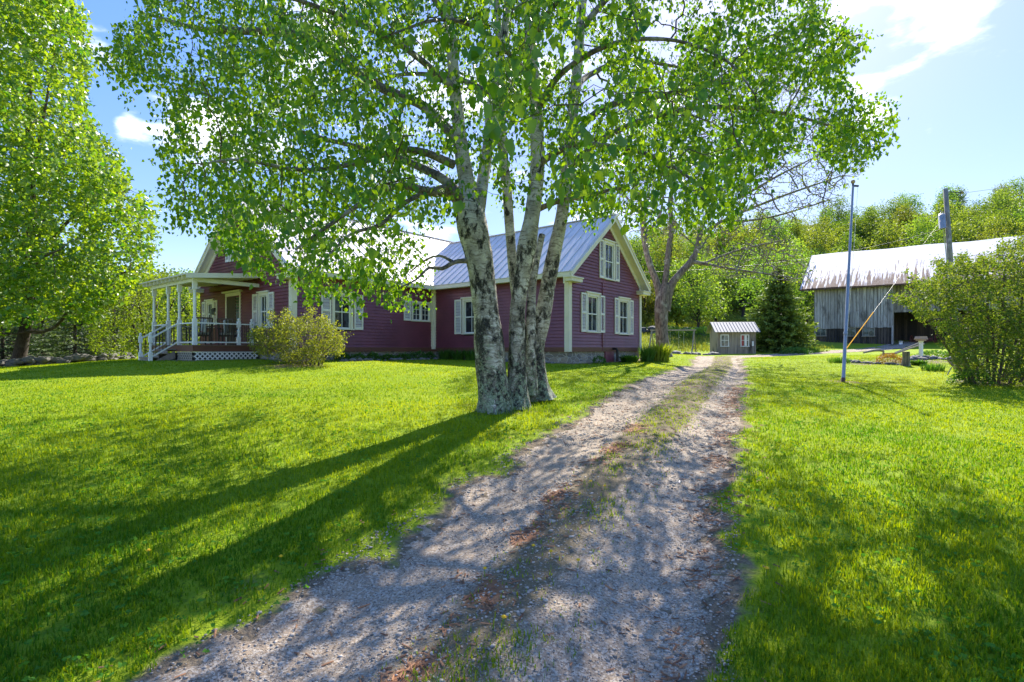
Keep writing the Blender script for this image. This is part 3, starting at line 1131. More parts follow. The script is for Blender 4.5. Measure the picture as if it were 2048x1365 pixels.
# brown catkin and needle litter
def litter():
    n = 26000
    ly = RNG.uniform(1.4, 13, n)
    ly = 1.4 + (ly - 1.4) ** 1.0
    lt = RNG.uniform(-1.5, 1.5, n)
    s0 = np.interp(ly, DL[:120, 1], DS[:120])
    x = np.interp(s0, DS, DL[:, 0]) + lt * np.interp(s0, DS, DT[:, 1])
    y = np.interp(s0, DS, DL[:, 1]) - lt * np.interp(s0, DS, DT[:, 0])
    pr = litter_f(x, y, lt) + .035
    k = RNG.uniform(0, 1, n) < pr
    x, y, lt = x[k], y[k], lt[k]
    n = len(x)
    t3, _ = drive_t(x, y)
    z = H(x, y, t3) + (fbm(x * 9, y * 9, 21, 3) - .5) * .018 + .008
    a = RNG.uniform(0, 6.28, n)
    L = RNG.uniform(.012, .035, n)
    w_ = RNG.uniform(.0022, .005, n) * (1 + y * .08)
    dx, dy = np.cos(a), np.sin(a)
    B = np.stack([x, y, z], -1)
    D = np.stack([dx, dy, RNG.uniform(-.15, .25, n)], -1) * L[:, None]
    S = np.stack([-dy, dx, np.zeros(n)], -1) * w_[:, None]
    U = np.stack([np.zeros(n), np.zeros(n), w_ * 1.2], -1)
    V = np.stack([B - D - S, B - D + S, B - D + U, B + D - S, B + D + S, B + D + U], 1).reshape(-1, 3)
    b = np.arange(n)[:, None] * 6
    q = np.concatenate([b + np.array([[0, 2, 5, 3]]), b + np.array([[2, 1, 4, 5]])])
    m, nt, bb = new_mat('brown_litter')
    at_ = nd(nt, 'ShaderNodeAttribute', attribute_name='v')
    c = mix(nt, at_.outputs['Fac'], (0.14, 0.06, 0.03), (0.42, 0.20, 0.09))
    nt.links.new(c, bb.inputs['Base Color'])
    bb.inputs['Roughness'].default_value = .85
    o = np_mesh('catkin_litter', V, q, m, attrs={'v': np.repeat(RNG.uniform(0, 1, n), 6)})
    tag(o, 'rusty brown fallen catkins and needles in drifts on the drive', 'litter', kind='stuff')


litter()


# ------------------------------------------------------------------ trees
def batch_tubes(P, Rd, sides):
    """P (T,K,3), Rd (T,K) -> verts, quads"""
    T, K = Rd.shape
    D = np.empty_like(P)
    D[:, 1:-1] = P[:, 2:] - P[:, :-2]
    D[:, 0] = P[:, 1] - P[:, 0]
    D[:, -1] = P[:, -1] - P[:, -2]
    D /= np.linalg.norm(D, axis=-1, keepdims=True) + 1e-9
    ref = np.where(np.abs(D[:, :1, 2:3]) < .85, np.array([0, 0, 1.0]), np.array([1.0, 0, 0]))
    S = np.cross(D, np.broadcast_to(ref, D.shape))
    S /= np.linalg.norm(S, axis=-1, keepdims=True) + 1e-9
    U = np.cross(S, D)
    a = np.arange(sides) * 2 * math.pi / sides
    V = P[:, :, None] + (S[:, :, None] * np.cos(a)[None, None, :, None] + U[:, :, None] * np.sin(a)[None, None, :, None]) * Rd[:, :, None, None]
    idx = np.arange(T * K * sides).reshape(T, K, sides)
    nxt = np.roll(idx, -1, axis=2)
    Fq = np.stack([idx[:, :-1], nxt[:, :-1], nxt[:, 1:], idx[:, 1:]], -1).reshape(-1, 4)
    return V.reshape(-1, 3), Fq


def merge(parts):
    V, Fs, b = [], [], 0
    for v, f in parts:
        V.append(v)
        Fs.append(f + b)
        b += len(v)
    return np.concatenate(V), np.concatenate(Fs)


def resample(pts, step):
    pts = np.array(pts, float)
    # catmull-rom through the points
    out_ = []
    for i in range(len(pts) - 1):
        p0 = pts[max(i - 1, 0)]
        p1, p2 = pts[i], pts[i + 1]
        p3 = pts[min(i + 2, len(pts) - 1)]
        n = max(2, int(np.linalg.norm(p2[:3] - p1[:3]) / step))
        for t in np.linspace(0, 1, n, endpoint=False):
            out_.append(0.5 * (2 * p1 + (p2 - p0) * t + (2 * p0 - 5 * p1 + 4 * p2 - p3) * t * t + (3 * p1 - p0 - 3 * p2 + p3) * t ** 3))
    out_.append(pts[-1])
    return np.array(out_)


def thick(pts4, sides=20, step=.06, lump=.08, seed=0, flare=0.0, flare_h=.35):
    """trunk or limb from points (x,y,z,r) with lumpy skin"""
    q = resample(pts4, step)
    P = q[:, :3]
    Rr = q[:, 3].copy()
    K = len(P)
    D = np.gradient(P, axis=0)
    D /= np.linalg.norm(D, axis=1)[:, None]
    ref = np.array([1.0, 0, 0]) if abs(D[0, 2]) > .6 else np.array([0, 0, 1.0])
    S = np.cross(D, ref)
    S /= np.linalg.norm(S, axis=1)[:, None]
    U = np.cross(S, D)
    a = np.arange(sides) * 2 * math.pi / sides
    L = np.concatenate([[0], np.cumsum(np.linalg.norm(np.diff(P, axis=0), axis=1))])
    A, LL = np.meshgrid(a, L)
    nz = fbm(np.cos(A) * 1.3 + 5 + seed, np.sin(A) * 1.3 + LL * 1.6 + seed * 3, 50 + seed, 3) - .5
    nz2 = fbm(np.cos(A) * 4 + 5 + seed, np.sin(A) * 4 + LL * 7, 70 + seed, 3) - .5
    rad = Rr[:, None] * (1 + nz * 2 * lump + nz2 * lump * .7)
    if flare:
        fl = np.exp(-(LL / flare_h)) * flare
        lobes = .5 + .5 * np.cos(A * 4 + seed + np.sin(A * 2 + seed))
        rad = rad * (1 + fl * (.4 + lobes))
    V = P[:, None] + (S[:, None] * np.cos(a)[None, :, None] + U[:, None] * np.sin(a)[None, :, None]) * rad[..., None]
    idx = np.arange(K * sides).reshape(K, sides)
    nxt = np.roll(idx, -1, axis=1)
    Fq = np.stack([idx[:-1], nxt[:-1], nxt[1:], idx[1:]], -1).reshape(-1, 4)
    return V.reshape(-1, 3), Fq, q


def grow(nodes, nrad, targets, K, r_frac, r_cap, r_end, arch=.15, wob=.06, max_r=None, zpen=0.0):
    """connect each target to the nearest node with a bent shoot; returns tubes and the enlarged node set"""
    nodes = [np.asarray(nodes, float)]
    rads = [np.asarray(nrad, float)]
    P_all, R_all = [], []
    ends, dirs = [], []
    allN = nodes[0]
    allR = rads[0]
    d0 = np.array([np.min(np.linalg.norm(allN - t, axis=1)) for t in targets])
    order = np.argsort(d0)
    chunk = max(1, len(order) // 24)
    for ci in range(0, len(order), chunk):
        newN, newR = [], []
        for j in order[ci:ci + chunk]:
            t = targets[j]
            df = t - allN
            d = np.linalg.norm(df, axis=1)
            cost = d + zpen * np.maximum(0, -df[:, 2])
            k = cost.argmin()
            s = allN[k]
            L = d[k]
            if L < .04:
                continue
            r0 = min(allR[k] * r_frac, r_cap, .004 + L * .012 + r_end)
            u_ = np.linspace(0, 1, K)[:, None]
            bend = np.array([0, 0, L * arch]) + RNG.normal(0, wob, 3) * L
            C = (s + t) / 2 + bend
            B = (1 - u_) ** 2 * s + 2 * u_ * (1 - u_) * C + u_ ** 2 * t
            B[1:-1] += RNG.normal(0, wob * .28, (K - 2, 3)) * L
            rr_ = r0 + (r_end - r0) * u_[:, 0]
            P_all.append(B)
            R_all.append(rr_)
            newN.append(B[1:])
            newR.append(rr_[1:])
            ends.append(t)
            dirs.append((B[-1] - B[-2]) / (np.linalg.norm(B[-1] - B[-2]) + 1e-9))
        if newN:
            allN = np.concatenate([allN] + newN)
            allR = np.concatenate([allR] + newR)
    return np.array(P_all), np.array(R_all), allN, allR


def unit(v):
    return v / (np.linalg.norm(v, axis=-1, keepdims=True) + 1e-9)


def leaves(C, axis, size, v, shape='ovate', fold=.18, width=.8, name='crown', mat=None, parent=None, origin=(0, 0, 0)):
    n = len(C)
    axis = unit(axis)
    rnd = unit(RNG.normal(0, 1, (n, 3)))
    S = unit(np.cross(axis, rnd))
    Nn = np.cross(S, axis)
    s = size[:, None]
    C = C - np.array(origin)
    if shape == 'ovate':
        pts = [C, C + axis * s * .30 + S * s * .5 * width + Nn * s * fold, C + axis * s * .62 + S * s * .33 * width + Nn * s * fold * .7, C + axis * s * 1.05 - Nn * s * .06,
               C + axis * s * .62 - S * s * .33 * width + Nn * s * fold * .7, C + axis * s * .30 - S * s * .5 * width + Nn * s * fold]
        V = np.stack(pts, 1).reshape(-1, 3)
        b = np.arange(n)[:, None] * 6
        q = np.concatenate([b + np.array([[0, 1, 2, 3]]), b + np.array([[0, 3, 4, 5]])])
        k = 6
    elif shape == 'maple':
        pts = [C, C + axis * s * .25 + S * s * .62 + Nn * s * fold, C + axis * s * .55 + S * s * .25, C + axis * s * 1.0 - Nn * s * .1,
               C + axis * s * .55 - S * s * .25, C + axis * s * .25 - S * s * .62 + Nn * s * fold]
        V = np.stack(pts, 1).reshape(-1, 3)
        b = np.arange(n)[:, None] * 6
        q = np.concatenate([b + np.array([[0, 1, 2, 3]]), b + np.array([[0, 3, 4, 5]])])
        k = 6
    else:
        pts = [C, C + axis * s * .5 + S * s * .5 * width, C + axis * s, C + axis * s * .5 - S * s * .5 * width]
        V = np.stack(pts, 1).reshape(-1, 3)
        b = np.arange(n)[:, None] * 4
        q = b + np.array([[0, 1, 2, 3]])
        k = 4
    return np_mesh(name, V, q, mat, parent, attrs={'v': np.repeat(np.clip(v, 0, 1), k)})


def in_poly(px, py, poly):
    poly = np.array(poly, float)
    ins = np.zeros(len(px), bool)
    j = len(poly) - 1
    for i in range(len(poly)):
        xi, yi = poly[i]
        xj, yj = poly[j]
        c = ((yi > py) != (yj > py)) & (px < (xj - xi) * (py - yi) / (yj - yi + 1e-12) + xi)
        ins ^= c
        j = i
    return ins


def twig_leaves(ends, starts, per, spread, size, hang, sizevar=.25):
    """leaf bases along each twig and a little around it"""
    n = len(ends)
    u_ = RNG.uniform(.15, 1.05, (n, per, 1))
    C = starts[:, None] * (1 - u_) + ends[:, None] * u_ + RNG.normal(0, spread, (n, per, 3))
    ax = RNG.normal(0, 1, (n, per, 3)) * (1 - hang) + np.array([0, 0, -1.0]) * hang * 1.6
    sz = size * (1 + RNG.normal(0, sizevar, (n, per)))
    return C.reshape(-1, 3), ax.reshape(-1, 3), np.clip(sz.ravel(), size * .35, size * 1.7)


def build_birch():
    D0 = 8.9
    bz = H(-.35, 8.9)
    o0 = Vector((-0.1, 8.9, bz))
    root = empty('birch_tree', o0, 'large multi-stemmed white birch on the lawn beside the drive, in full light green leaf', 'birch tree')
    OV = np.array(o0)

    def pt(px, py, Y, wpx=None):
        p = at(px, py, Y)
        if wpx is None:
            return (p.x, p.y, p.z)
        return (p.x - OV[0], p.y - OV[1], p.z - OV[2], wpx / 2 / F * Y)

    stems = [
        [pt(992, 838, 8.6, 68), pt(990, 800, 8.6, 64), pt(984, 750, 8.6, 61), pt(979, 690, 8.6, 61), pt(972, 620, 8.6, 52), pt(964, 560, 8.6, 52), pt(955, 500, 8.6, 58), pt(944, 452, 8.6, 64), pt(936, 415, 8.65, 56), pt(930, 380, 8.7, 38)],
        [pt(1032, 822, 8.75, 44), pt(1034, 780, 8.8, 42), pt(1034, 700, 8.8, 33), pt(1036, 620, 8.8, 31), pt(1044, 560, 8.8, 32), pt(1053, 500, 8.8, 38), pt(1064, 430, 8.8, 32), pt(1074, 340, 8.8, 29), pt(1072, 230, 8.7, 26), pt(1062, 100, 8.5, 23), pt(1056, -60, 8.4, 19), pt(1040, -300, 8.3, 12), pt(1030, -480, 8.2, 6)],
        [pt(1078, 800, 9.6, 50), pt(1074, 765, 9.6, 43), pt(1072, 700, 9.6, 32), pt(1084, 640, 9.6, 32), pt(1098, 560, 9.6, 30), pt(1110, 500, 9.6, 28), pt(1124, 430, 9.6, 25), pt(1134, 340, 9.7, 25), pt(1144, 240, 9.8, 22), pt(1156, 120, 9.9, 20), pt(1165, 0, 10, 17), pt(1180, -200, 10.1, 12), pt(1190, -420, 10.2, 6)],
        [pt(1050, 790, 9.3, 30), pt(1048, 720, 9.3, 26), pt(1040, 640, 9.3, 22), pt(1028, 560, 9.4, 19), pt(1020, 470, 9.5, 19), pt(1014, 380, 9.5, 19), pt(1004, 280, 9.6, 18), pt(1000, 120, 9.8, 15), pt(992, -40, 10, 12), pt(980, -300, 10.2, 6)],
        [pt(1064, 790, 9.2, 26), pt(1062, 720, 9.2, 22), pt(1062, 640, 9.25, 20), pt(1066, 560, 9.4, 16), pt(1084, 470, 9.6, 12)],
        # leaders above the fork of the thick stem
        [pt(932, 420, 8.65, 44), pt(934, 370, 8.7, 34), pt(926, 320, 8.7, 30), pt(915, 230, 8.7, 25), pt(905, 120, 8.6, 22), pt(896, 0, 8.5, 19), pt(880, -200, 8.4, 13), pt(870, -420, 8.3, 6)],
        [pt(950, 440, 8.7, 36), pt(962, 380, 8.8, 26), pt(975, 300, 9.0, 22), pt(985, 200, 9.2, 18), pt(1010, 60, 9.4, 15), pt(1020, -120, 9.6, 10)],
    ]
    limbs = [
        [pt(938, 430, 8.6, 30), pt(905, 388, 8.4, 25), pt(860, 384, 8.0, 18), pt(800, 372, 7.7, 14), pt(740, 396, 7.3, 11), pt(660, 450, 7.0, 8), pt(590, 500, 6.8, 5)],
        [pt(935, 425, 8.6, 26), pt(900, 370, 8.9, 20), pt(830, 330, 9.4, 15), pt(740, 300, 10, 11), pt(620, 270, 10.6, 8), pt(480, 215, 11, 6), pt(360, 170, 11.3, 4)],
        [pt(945, 522, 8.6, 12), pt(912, 524, 8.4, 9), pt(884, 538, 8.2, 8), pt(858, 536, 8.0, 6), pt(832, 560, 7.8, 4), pt(800, 575, 7.6, 2.5)],
        [pt(905, 524, 8.35, 7), pt(880, 512, 8.5, 5), pt(852, 520, 8.6, 4), pt(820, 545, 8.7, 2.5)],
        [pt(900, 372, 8.2, 14), pt(820, 400, 7.8, 10), pt(760, 450, 7.4, 8), pt(700, 470, 7.1, 6), pt(640, 530, 6.9, 4), pt(600, 560, 6.8, 2)],
        [pt(922, 290, 8.7, 22), pt(850, 215, 8.8, 20), pt(760, 175, 9.0, 19), pt(680, 120, 9.2, 17), pt(600, 72, 9.4, 17), pt(480, 62, 9.6, 14), pt(400, 58, 9.8, 10), pt(300, 30, 10, 5)],
        [pt(908, 330, 8.7, 18), pt(820, 300, 8.3, 13), pt(700, 330, 7.8, 10), pt(600, 340, 7.4, 8), pt(480, 320, 7.0, 6), pt(400, 330, 6.8, 4)],
        [pt(910, 180, 8.6, 16), pt(800, 90, 8.2, 12), pt(650, 20, 7.8, 9), pt(520, -20, 7.5, 6), pt(420, -40, 7.3, 4)],
        [pt(1074, 420, 9.6, 13), pt(1120, 402, 9.3, 10), pt(1180, 392, 9.0, 8), pt(1240, 378, 8.7, 6), pt(1310, 400, 8.4, 4)],
        [pt(1140, 280, 9.7, 16), pt(1210, 215, 9.9, 13), pt(1330, 190, 10.1, 11), pt(1470, 150, 10.4, 8), pt(1600, 100, 10.7, 6), pt(1720, 70, 11, 3)],
        [pt(1133, 340, 9.7, 16), pt(1220, 270, 9.6, 12), pt(1340, 225, 9.6, 10), pt(1460, 215, 9.7, 8), pt(1600, 235, 9.9, 6), pt(1760, 285, 10.2, 3)],
        [pt(1074, 330, 8.8, 15), pt(1150, 290, 8.4, 12), pt(1260, 300, 8.0, 9), pt(1340, 330, 7.6, 7), pt(1420, 390, 7.2, 4)],
        [pt(1070, 230, 8.7, 15), pt(1120, 150, 8.3, 12), pt(1220, 90, 7.8, 10), pt(1340, 80, 7.4, 7), pt(1450, 120, 7.0, 5), pt(1510, 190, 6.8, 3)],
        [pt(1066, 170, 8.6, 14), pt(1030, 120, 7.8, 11), pt(960, 60, 7.2, 9), pt(880, 40, 6.7, 7), pt(780, 70, 6.2, 4)],
        [pt(1060, 90, 8.5, 13), pt(1110, 10, 7.6, 10), pt(1180, -40, 7.1, 8), pt(1250, -10, 6.6, 6), pt(1280, 80, 6.1, 3)],
        [pt(1160, 60, 9.9, 13), pt(1260, -40, 10, 11), pt(1420, -90, 10.2, 8), pt(1580, -80, 10.5, 5), pt(1660, -40, 10.7, 3)],
        [pt(1150, 180, 9.8, 14), pt(1180, 150, 11, 11), pt(1260, 120, 12.2, 8), pt(1380, 140, 13, 5)],
        [pt(1000, 200, 9.8, 12), pt(920, 160, 11, 10), pt(800, 150, 12.2, 7), pt(660, 190, 13, 4)],
        [pt(898, 40, 8.5, 14), pt(800, -80, 8.9, 11), pt(650, -150, 9.2, 8), pt(480, -140, 9.5, 5), pt(380, -90, 9.7, 3)],
        [pt(885, -140, 8.4, 11), pt(820, -200, 7.6, 8), pt(700, -180, 6.6, 6), pt(600, -100, 5.9, 3)],
    ]
    nodes, nrad = [], []
    for i, s_ in enumerate(stems):
        if i < 4:
            V, Fq, q = thick(s_, 36, .035, .11, i, .42 if i < 3 else .2, .17)
        else:
            V, Fq, q = thick(s_, 20, .06, .08, i)
        np_mesh('trunk', V, Fq, M['birch'], root, smooth=True)
        hi = q[:, 2] > 3.1
        nodes.append(q[hi, :3])
        nrad.append(q[hi, 3])
    lp = []
    for i, l_ in enumerate(limbs):
        V, Fq, q = thick(l_, 10, .09, .10, 20 + i)
        lp.append((V, Fq))
        k = len(q) // 5
        nodes.append(q[k:, :3])
        nrad.append(q[k:, 3])
    V, Fq = merge(lp)
    np_mesh('limb', V, Fq, M['birch_limb'], root, smooth=True)
    nodes = np.concatenate(nodes)[::2]
    nrad = np.concatenate(nrad)[::2]
    poly = [(560, 560), (430, 470), (350, 440), (330, 380), (340, 330), (300, 300), (350, 240), (290, 230), (230, 150), (190, 100), (240, 40), (300, -60), (420, -240), (640, -420),
            (1000, -560), (1300, -430), (1560, -200), (1640, -60), (1670, 30), (1740, 60), (1700, 110), (1690, 160), (1790, 200), (1800, 250), (1750, 290), (1700, 330), (1640, 300),
            (1560, 300), (1510, 340), (1480, 410), (1440, 480), (1380, 440), (1300, 440), (1220, 400), (1180, 450), (1140, 410), (1090, 360), (1030, 430), (960, 360), (900, 430),
            (880, 500), (860, 600), (790, 610), (740, 570), (710, 640), (650, 560), (620, 590), (590, 540)]

    def sample(n, dlo, dhi, z0=-1e9):
        res = []
        while sum(len(r) for r in res) < n:
            m_ = 8 * n
            px_ = RNG.uniform(180, 1820, m_)
            py_ = RNG.uniform(-560, 600, m_)
            # depth: widest near the stems, shallow at the sides
            ce = np.abs(px_ - 1030) / 800
            half = np.clip(1 - ce ** 2 * .75, .2, 1)
            Y = 8.9 + RNG.uniform(-1, 1, m_) * half * np.where(RNG.uniform(0, 1, m_) < .5, 8.9 - dlo, dhi - 8.9)
            ok = in_poly(px_, py_, poly)
            ok &= RNG.uniform(0, 1, m_) < (Y / dhi) ** 1.6
            gap = fbm(px_ / 95, py_ / 95, 404, 3)
            ok &= (gap > .435) | (RNG.uniform(0, 1, m_) < .25)
            # the underside rises towards the viewer
            ok &= ~((Y < np.where(px_ < 800, 6.5, 7.4)) & (py_ > 430 + (px_ < 800) * 110))
            ok &= ~((px_ > 860) & (px_ < 1160) & (py_ > 400) & (RNG.uniform(0, 1, m_) < .5))
            ok &= ~((px_ < 430) & (RNG.uniform(0, 1, m_) < .3))
            P = np.stack([(px_ - 1024) / F * Y, Y, EYE + (HZ - py_) / F * Y], -1)[ok]
            res.append(P)
        return np.concatenate(res)[:n] - OV

    t1 = sample(330, 5.6, 15.2)
    P1, R1, N1, Q1 = grow(nodes, nrad, t1, 8, .6, .03, .006, .12, .10)
    t2 = sample(1650, 5.4, 15.6)
    P2, R2, N2, Q2 = grow(N1, Q1, t2, 6, .6, .012, .003, .10, .12)
    t3 = sample(8600, 5.8, 15.8)
    t3 = t3 - np.array([0, 0, .1])
    P3, R3, N3, Q3 = grow(N2, Q2, t3, 5, .6, .005, .0016, .08, .14)
    parts = [batch_tubes(P1, R1, 6), batch_tubes(P2, R2, 5), batch_tubes(P3, R3, 3)]
    V, Fq = merge(parts)
    np_mesh('branch', V, Fq, M['twig'], root, smooth=True)
    st = P3[:, 1]
    en = P3[:, -1]
    C, ax, sz = twig_leaves(en, st, 12, .08, .068, .6, .25)
    C[:, 2] -= np.abs(RNG.normal(0, .07, len(C)))
    # some leaves on the middle branches
    C2, ax2, sz2 = twig_leaves(P2[:, -1], P2[:, 2], 10, .07, .060, .55, .22)
    C = np.concatenate([C, C2])
    ax = np.concatenate([ax, ax2])
    sz = np.concatenate([sz, sz2])
    v = np.clip(RNG.normal(.45, .25, len(C)), 0, 1)
    leaves(C, ax, sz, v, 'ovate', .14, .82, 'crown', M['birch_leaf'], root)
    return root


M['birch_limb'] = bark('birch_limb_bark', (0.20, 0.175, 0.15), (0.06, 0.05, 0.042), (0.36, 0.34, 0.30), 1.5, 1.0, .6, .01)
build_birch()


def attractor_tree(name, label, cat, base, trunk, limbs, poly, Y0, half, counts, leaf, mats, gapk=.38, gscale=60, seed=5, zlow=None, trunk_sides=16, lump=.1,
                   hang=.2, arch=.1, shape='ovate', spread=.1, per=10, group=None, flare=.3, bottom_cut=None, trunkname='trunk', rcap=.06, rtw=1.0):
    root = empty(name, base, label, cat, group=group)
    OV = np.array(base)
    parts = []
    nodes, nrad = [], []
    for i, t in enumerate(trunk):
        pts = [tuple(np.array(at(px, py, Y)) - OV) + (w / 2 / F * Y,) for (px, py, Y, w) in t]
        V, Fq, q = thick(pts, trunk_sides, .12, lump, seed + i, flare)
        parts.append((V, Fq))
        nodes.append(q[len(q) // 3:, :3])
        nrad.append(q[len(q) // 3:, 3])
    V, Fq = merge(parts)
    np_mesh(trunkname, V, Fq, mats[0], root, smooth=True)
    parts = []
    for i, t in enumerate(limbs):
        pts = [tuple(np.array(at(px, py, Y)) - OV) + (w / 2 / F * Y,) for (px, py, Y, w) in t]
        V, Fq, q = thick(pts, 8, .18, lump, seed + 50 + i)
        parts.append((V, Fq))
        nodes.append(q[len(q) // 4:, :3])
        nrad.append(q[len(q) // 4:, 3])
    nodes = np.concatenate(nodes)
    nrad = np.concatenate(nrad)
    pa = np.array(poly)
    x0, x1, y0_, y1_ = pa[:, 0].min(), pa[:, 0].max(), pa[:, 1].min(), pa[:, 1].max()
    cxp = (x0 + x1) / 2

    def sample(n):
        res = []
        while sum(len(r) for r in res) < n:
            m_ = 6 * n
            px_ = RNG.uniform(x0, x1, m_)
            py_ = RNG.uniform(y0_, y1_, m_)
            e = np.abs(px_ - cxp) / ((x1 - x0) / 2)
            Y = Y0 + RNG.uniform(-1, 1, m_) * half * np.sqrt(np.clip(1 - e ** 2 * .8, .05, 1))
            ok = in_poly(px_, py_, poly)
            gap = fbm(px_ / gscale, py_ / gscale + Y * .3, 404 + seed, 3)
            ok &= (gap > gapk) | (RNG.uniform(0, 1, m_) < .15)
            res.append(np.stack([(px_ - 1024) / F * Y, Y, EYE + (HZ - py_) / F * Y], -1)[ok])
        return np.concatenate(res)[:n] - OV
    t1, t2, t3 = (sample(c) for c in counts)
    P1, R1, N1, Q1 = grow(nodes, nrad, t1, 7, .6, rcap, .012 * rtw, arch, .09)
    P2, R2, N2, Q2 = grow(N1, Q1, t2, 5, .6, rcap * .35, .006 * rtw, arch, .11)
    P3, R3, N3, Q3 = grow(N2, Q2, t3, 4, .8, rcap * .12 * rtw, .003 * rtw, arch, .12)
    parts += [batch_tubes(P1, R1, 5), batch_tubes(P2, R2, 4), batch_tubes(P3, R3, 3)]
    V, Fq = merge(parts)
    np_mesh('branch', V, Fq, mats[1], root, smooth=True)
    if leaf > 0:
        C, ax, sz = twig_leaves(P3[:, -1], P3[:, 0], per, spread, leaf, hang)
        v = RNG.normal(.45, .25, len(C))
        leaves(C, ax, sz, v, shape, .15, .85, 'crown', mats[2], root)
    return root, P3


wx, wy, wt = WEED
k = 3
Cw = np.stack([np.repeat(wx, k), np.repeat(wy, k), np.repeat(H(wx, wy, wt) + RNG.uniform(.015, .045, len(wx)), k)], -1)
th = np.tile(np.arange(k) * 2.09, len(wx)) + np.repeat(RNG.uniform(0, 6.28, len(wx)), k)
M['clover'] = leafy('clover_leaf', (0.06, 0.19, 0.03), (0.14, 0.28, 0.04), 0.35, (1.8, 1.7, 0.5), 0.9, 0, 0.05)
o = leaves(Cw, np.stack([np.cos(th), np.sin(th), RNG.uniform(-.1, .4, len(th))], -1), RNG.uniform(.012, .026, len(th)) * (1 + Cw[:, 1] * .03), RNG.normal(.3, .2, len(th)), 'ovate', .05, 1.0, 'clover', M['clover'])
tag(o, 'patches of small round clover leaves among the lawn grass', 'clover', kind='stuff')

# big maple at the left
D = 26.0
mb = at(35, 728, D)
attractor_tree('maple_tree', 'tall maple with a dense sunlit yellow green crown at the left edge', 'maple tree', (mb.x, mb.y, H(mb.x, mb.y)),
               [[(30, 750, D, 32), (36, 728, D, 25), (46, 680, D, 20), (55, 640, D, 19), (62, 580, D, 18), (66, 520, D, 17), (64, 420, D, 15), (58, 300, D, 12), (60, 150, D, 9), (70, 30, D, 6), (70, -150, D, 4)]],
               [[(50, 660, D, 9), (80, 665, D - .6, 7), (115, 650, D - 1.2, 6), (150, 605, D - 1.8, 5), (200, 570, D - 2.2, 4), (260, 540, D - 2.5, 3)],
                [(62, 590, D, 10), (85, 520, D, 8), (130, 450, D, 6), (200, 400, D, 5), (260, 380, D, 3)],
                [(64, 560, D, 9), (40, 480, D - 1, 7), (0, 400, D - 2, 6), (-80, 330, D - 2.5, 4)],
                [(64, 500, D, 9), (100, 400, D + 1, 7), (140, 280, D + 2, 5), (170, 200, D + 2.4, 3)],
                [(62, 440, D, 8), (70, 330, D - 2, 6), (90, 220, D - 3, 5), (110, 100, D - 3.4, 3)],
                [(62, 600, D, 9), (60, 560, D - 2, 7), (80, 520, D - 4, 5), (120, 500, D - 5, 3)]],
               [(-330, 640), (-380, 400), (-330, 100), (-200, -150), (0, -260), (110, -130), (160, 20), (185, 110), (165, 200), (180, 250), (232, 300), (255, 360), (300, 400), (318, 470), (305, 540), (240, 600), (190, 650), (120, 625), (90, 640), (40, 640), (-20, 660), (-60, 670)],
               D, 5.5, (200, 1300, 6800), .165, (M['maple_bark'], M['twig'], M['maple_leaf']), .40, 45, 11, shape='maple', spread=.2, per=14, hang=.3)

# old half-bare tree behind the house
D = 27.0
ob = at(1328, 706, D)
attractor_tree('old_tree', 'gnarled grey tree with three rising forks and sparse new leaf behind the house gable', 'tree', (ob.x, ob.y, H(ob.x, ob.y)),
               [[(1329, 722, D, 34), (1326, 700, D, 27), (1323, 660, D, 24), (1323, 620, D, 27), (1326, 590, D, 26), (1331, 570, D, 18)],
                [(1322, 620, D, 18), (1318, 585, D, 15), (1311, 560, D, 13), (1300, 530, D, 12), (1292, 500, D, 11), (1287, 460, D, 12), (1284, 420, D, 10), (1270, 370, D, 8), (1250, 300, D, 5)],
                [(1326, 610, D, 16), (1330, 565, D, 12), (1334, 530, D, 11), (1338, 490, D, 10), (1345, 450, D, 10), (1340, 400, D, 8), (1360, 320, D, 6), (1370, 220, D, 4)],
                [(1330, 622, D, 18), (1342, 572, D, 16), (1360, 548, D, 14), (1380, 526, D, 13), (1394, 500, D, 11), (1402, 460, D, 10), (1430, 400, D, 8), (1480, 330, D, 6), (1530, 260, D, 4)]],
               [[(1385, 524, D, 8), (1420, 530, D - .5, 6), (1460, 538, D - 1, 5), (1510, 545, D - 1.4, 4), (1580, 555, D - 1.5, 2.5)],
                [(1400, 470, D, 8), (1450, 440, D, 6), (1520, 410, D, 5), (1600, 380, D, 4), (1690, 350, D, 2)],
                [(1420, 420, D, 7), (1480, 395, D - 1, 6), (1560, 350, D - 1.5, 4), (1640, 310, D - 1.7, 2.5)],
                [(1290, 470, D, 6), (1320, 430, D, 5), (1330, 350, D, 3)], [(1440, 400, D, 6), (1530, 340, D + 1, 4), (1620, 270, D + 1.5, 2.5)], [(1450, 445, D, 5), (1540, 435, D + .5, 4), (1660, 400, D + 1, 2.5)], [(1400, 530, D, 5), (1480, 500, D + 1, 4), (1570, 480, D + 1, 2.5)], [(1284, 430, D, 6), (1250, 390, D, 4), (1220, 330, D, 3)]],
               [(1200, 420), (1190, 260), (1280, 130), (1420, 90), (1560, 120), (1650, 220), (1740, 330), (1700, 375), (1650, 430), (1560, 460), (1640, 530), (1620, 570), (1480, 560), (1420, 550), (1380, 480), (1320, 470), (1290, 500)],
               D, 4.5, (260, 1300, 3600), .085, (M['apple_bark'], M['apple_bark'], M['old_leaf']), .33, 50, 23, per=2, spread=.12, hang=.2, arch=.05, rcap=.045, flare=.2, rtw=3.2)

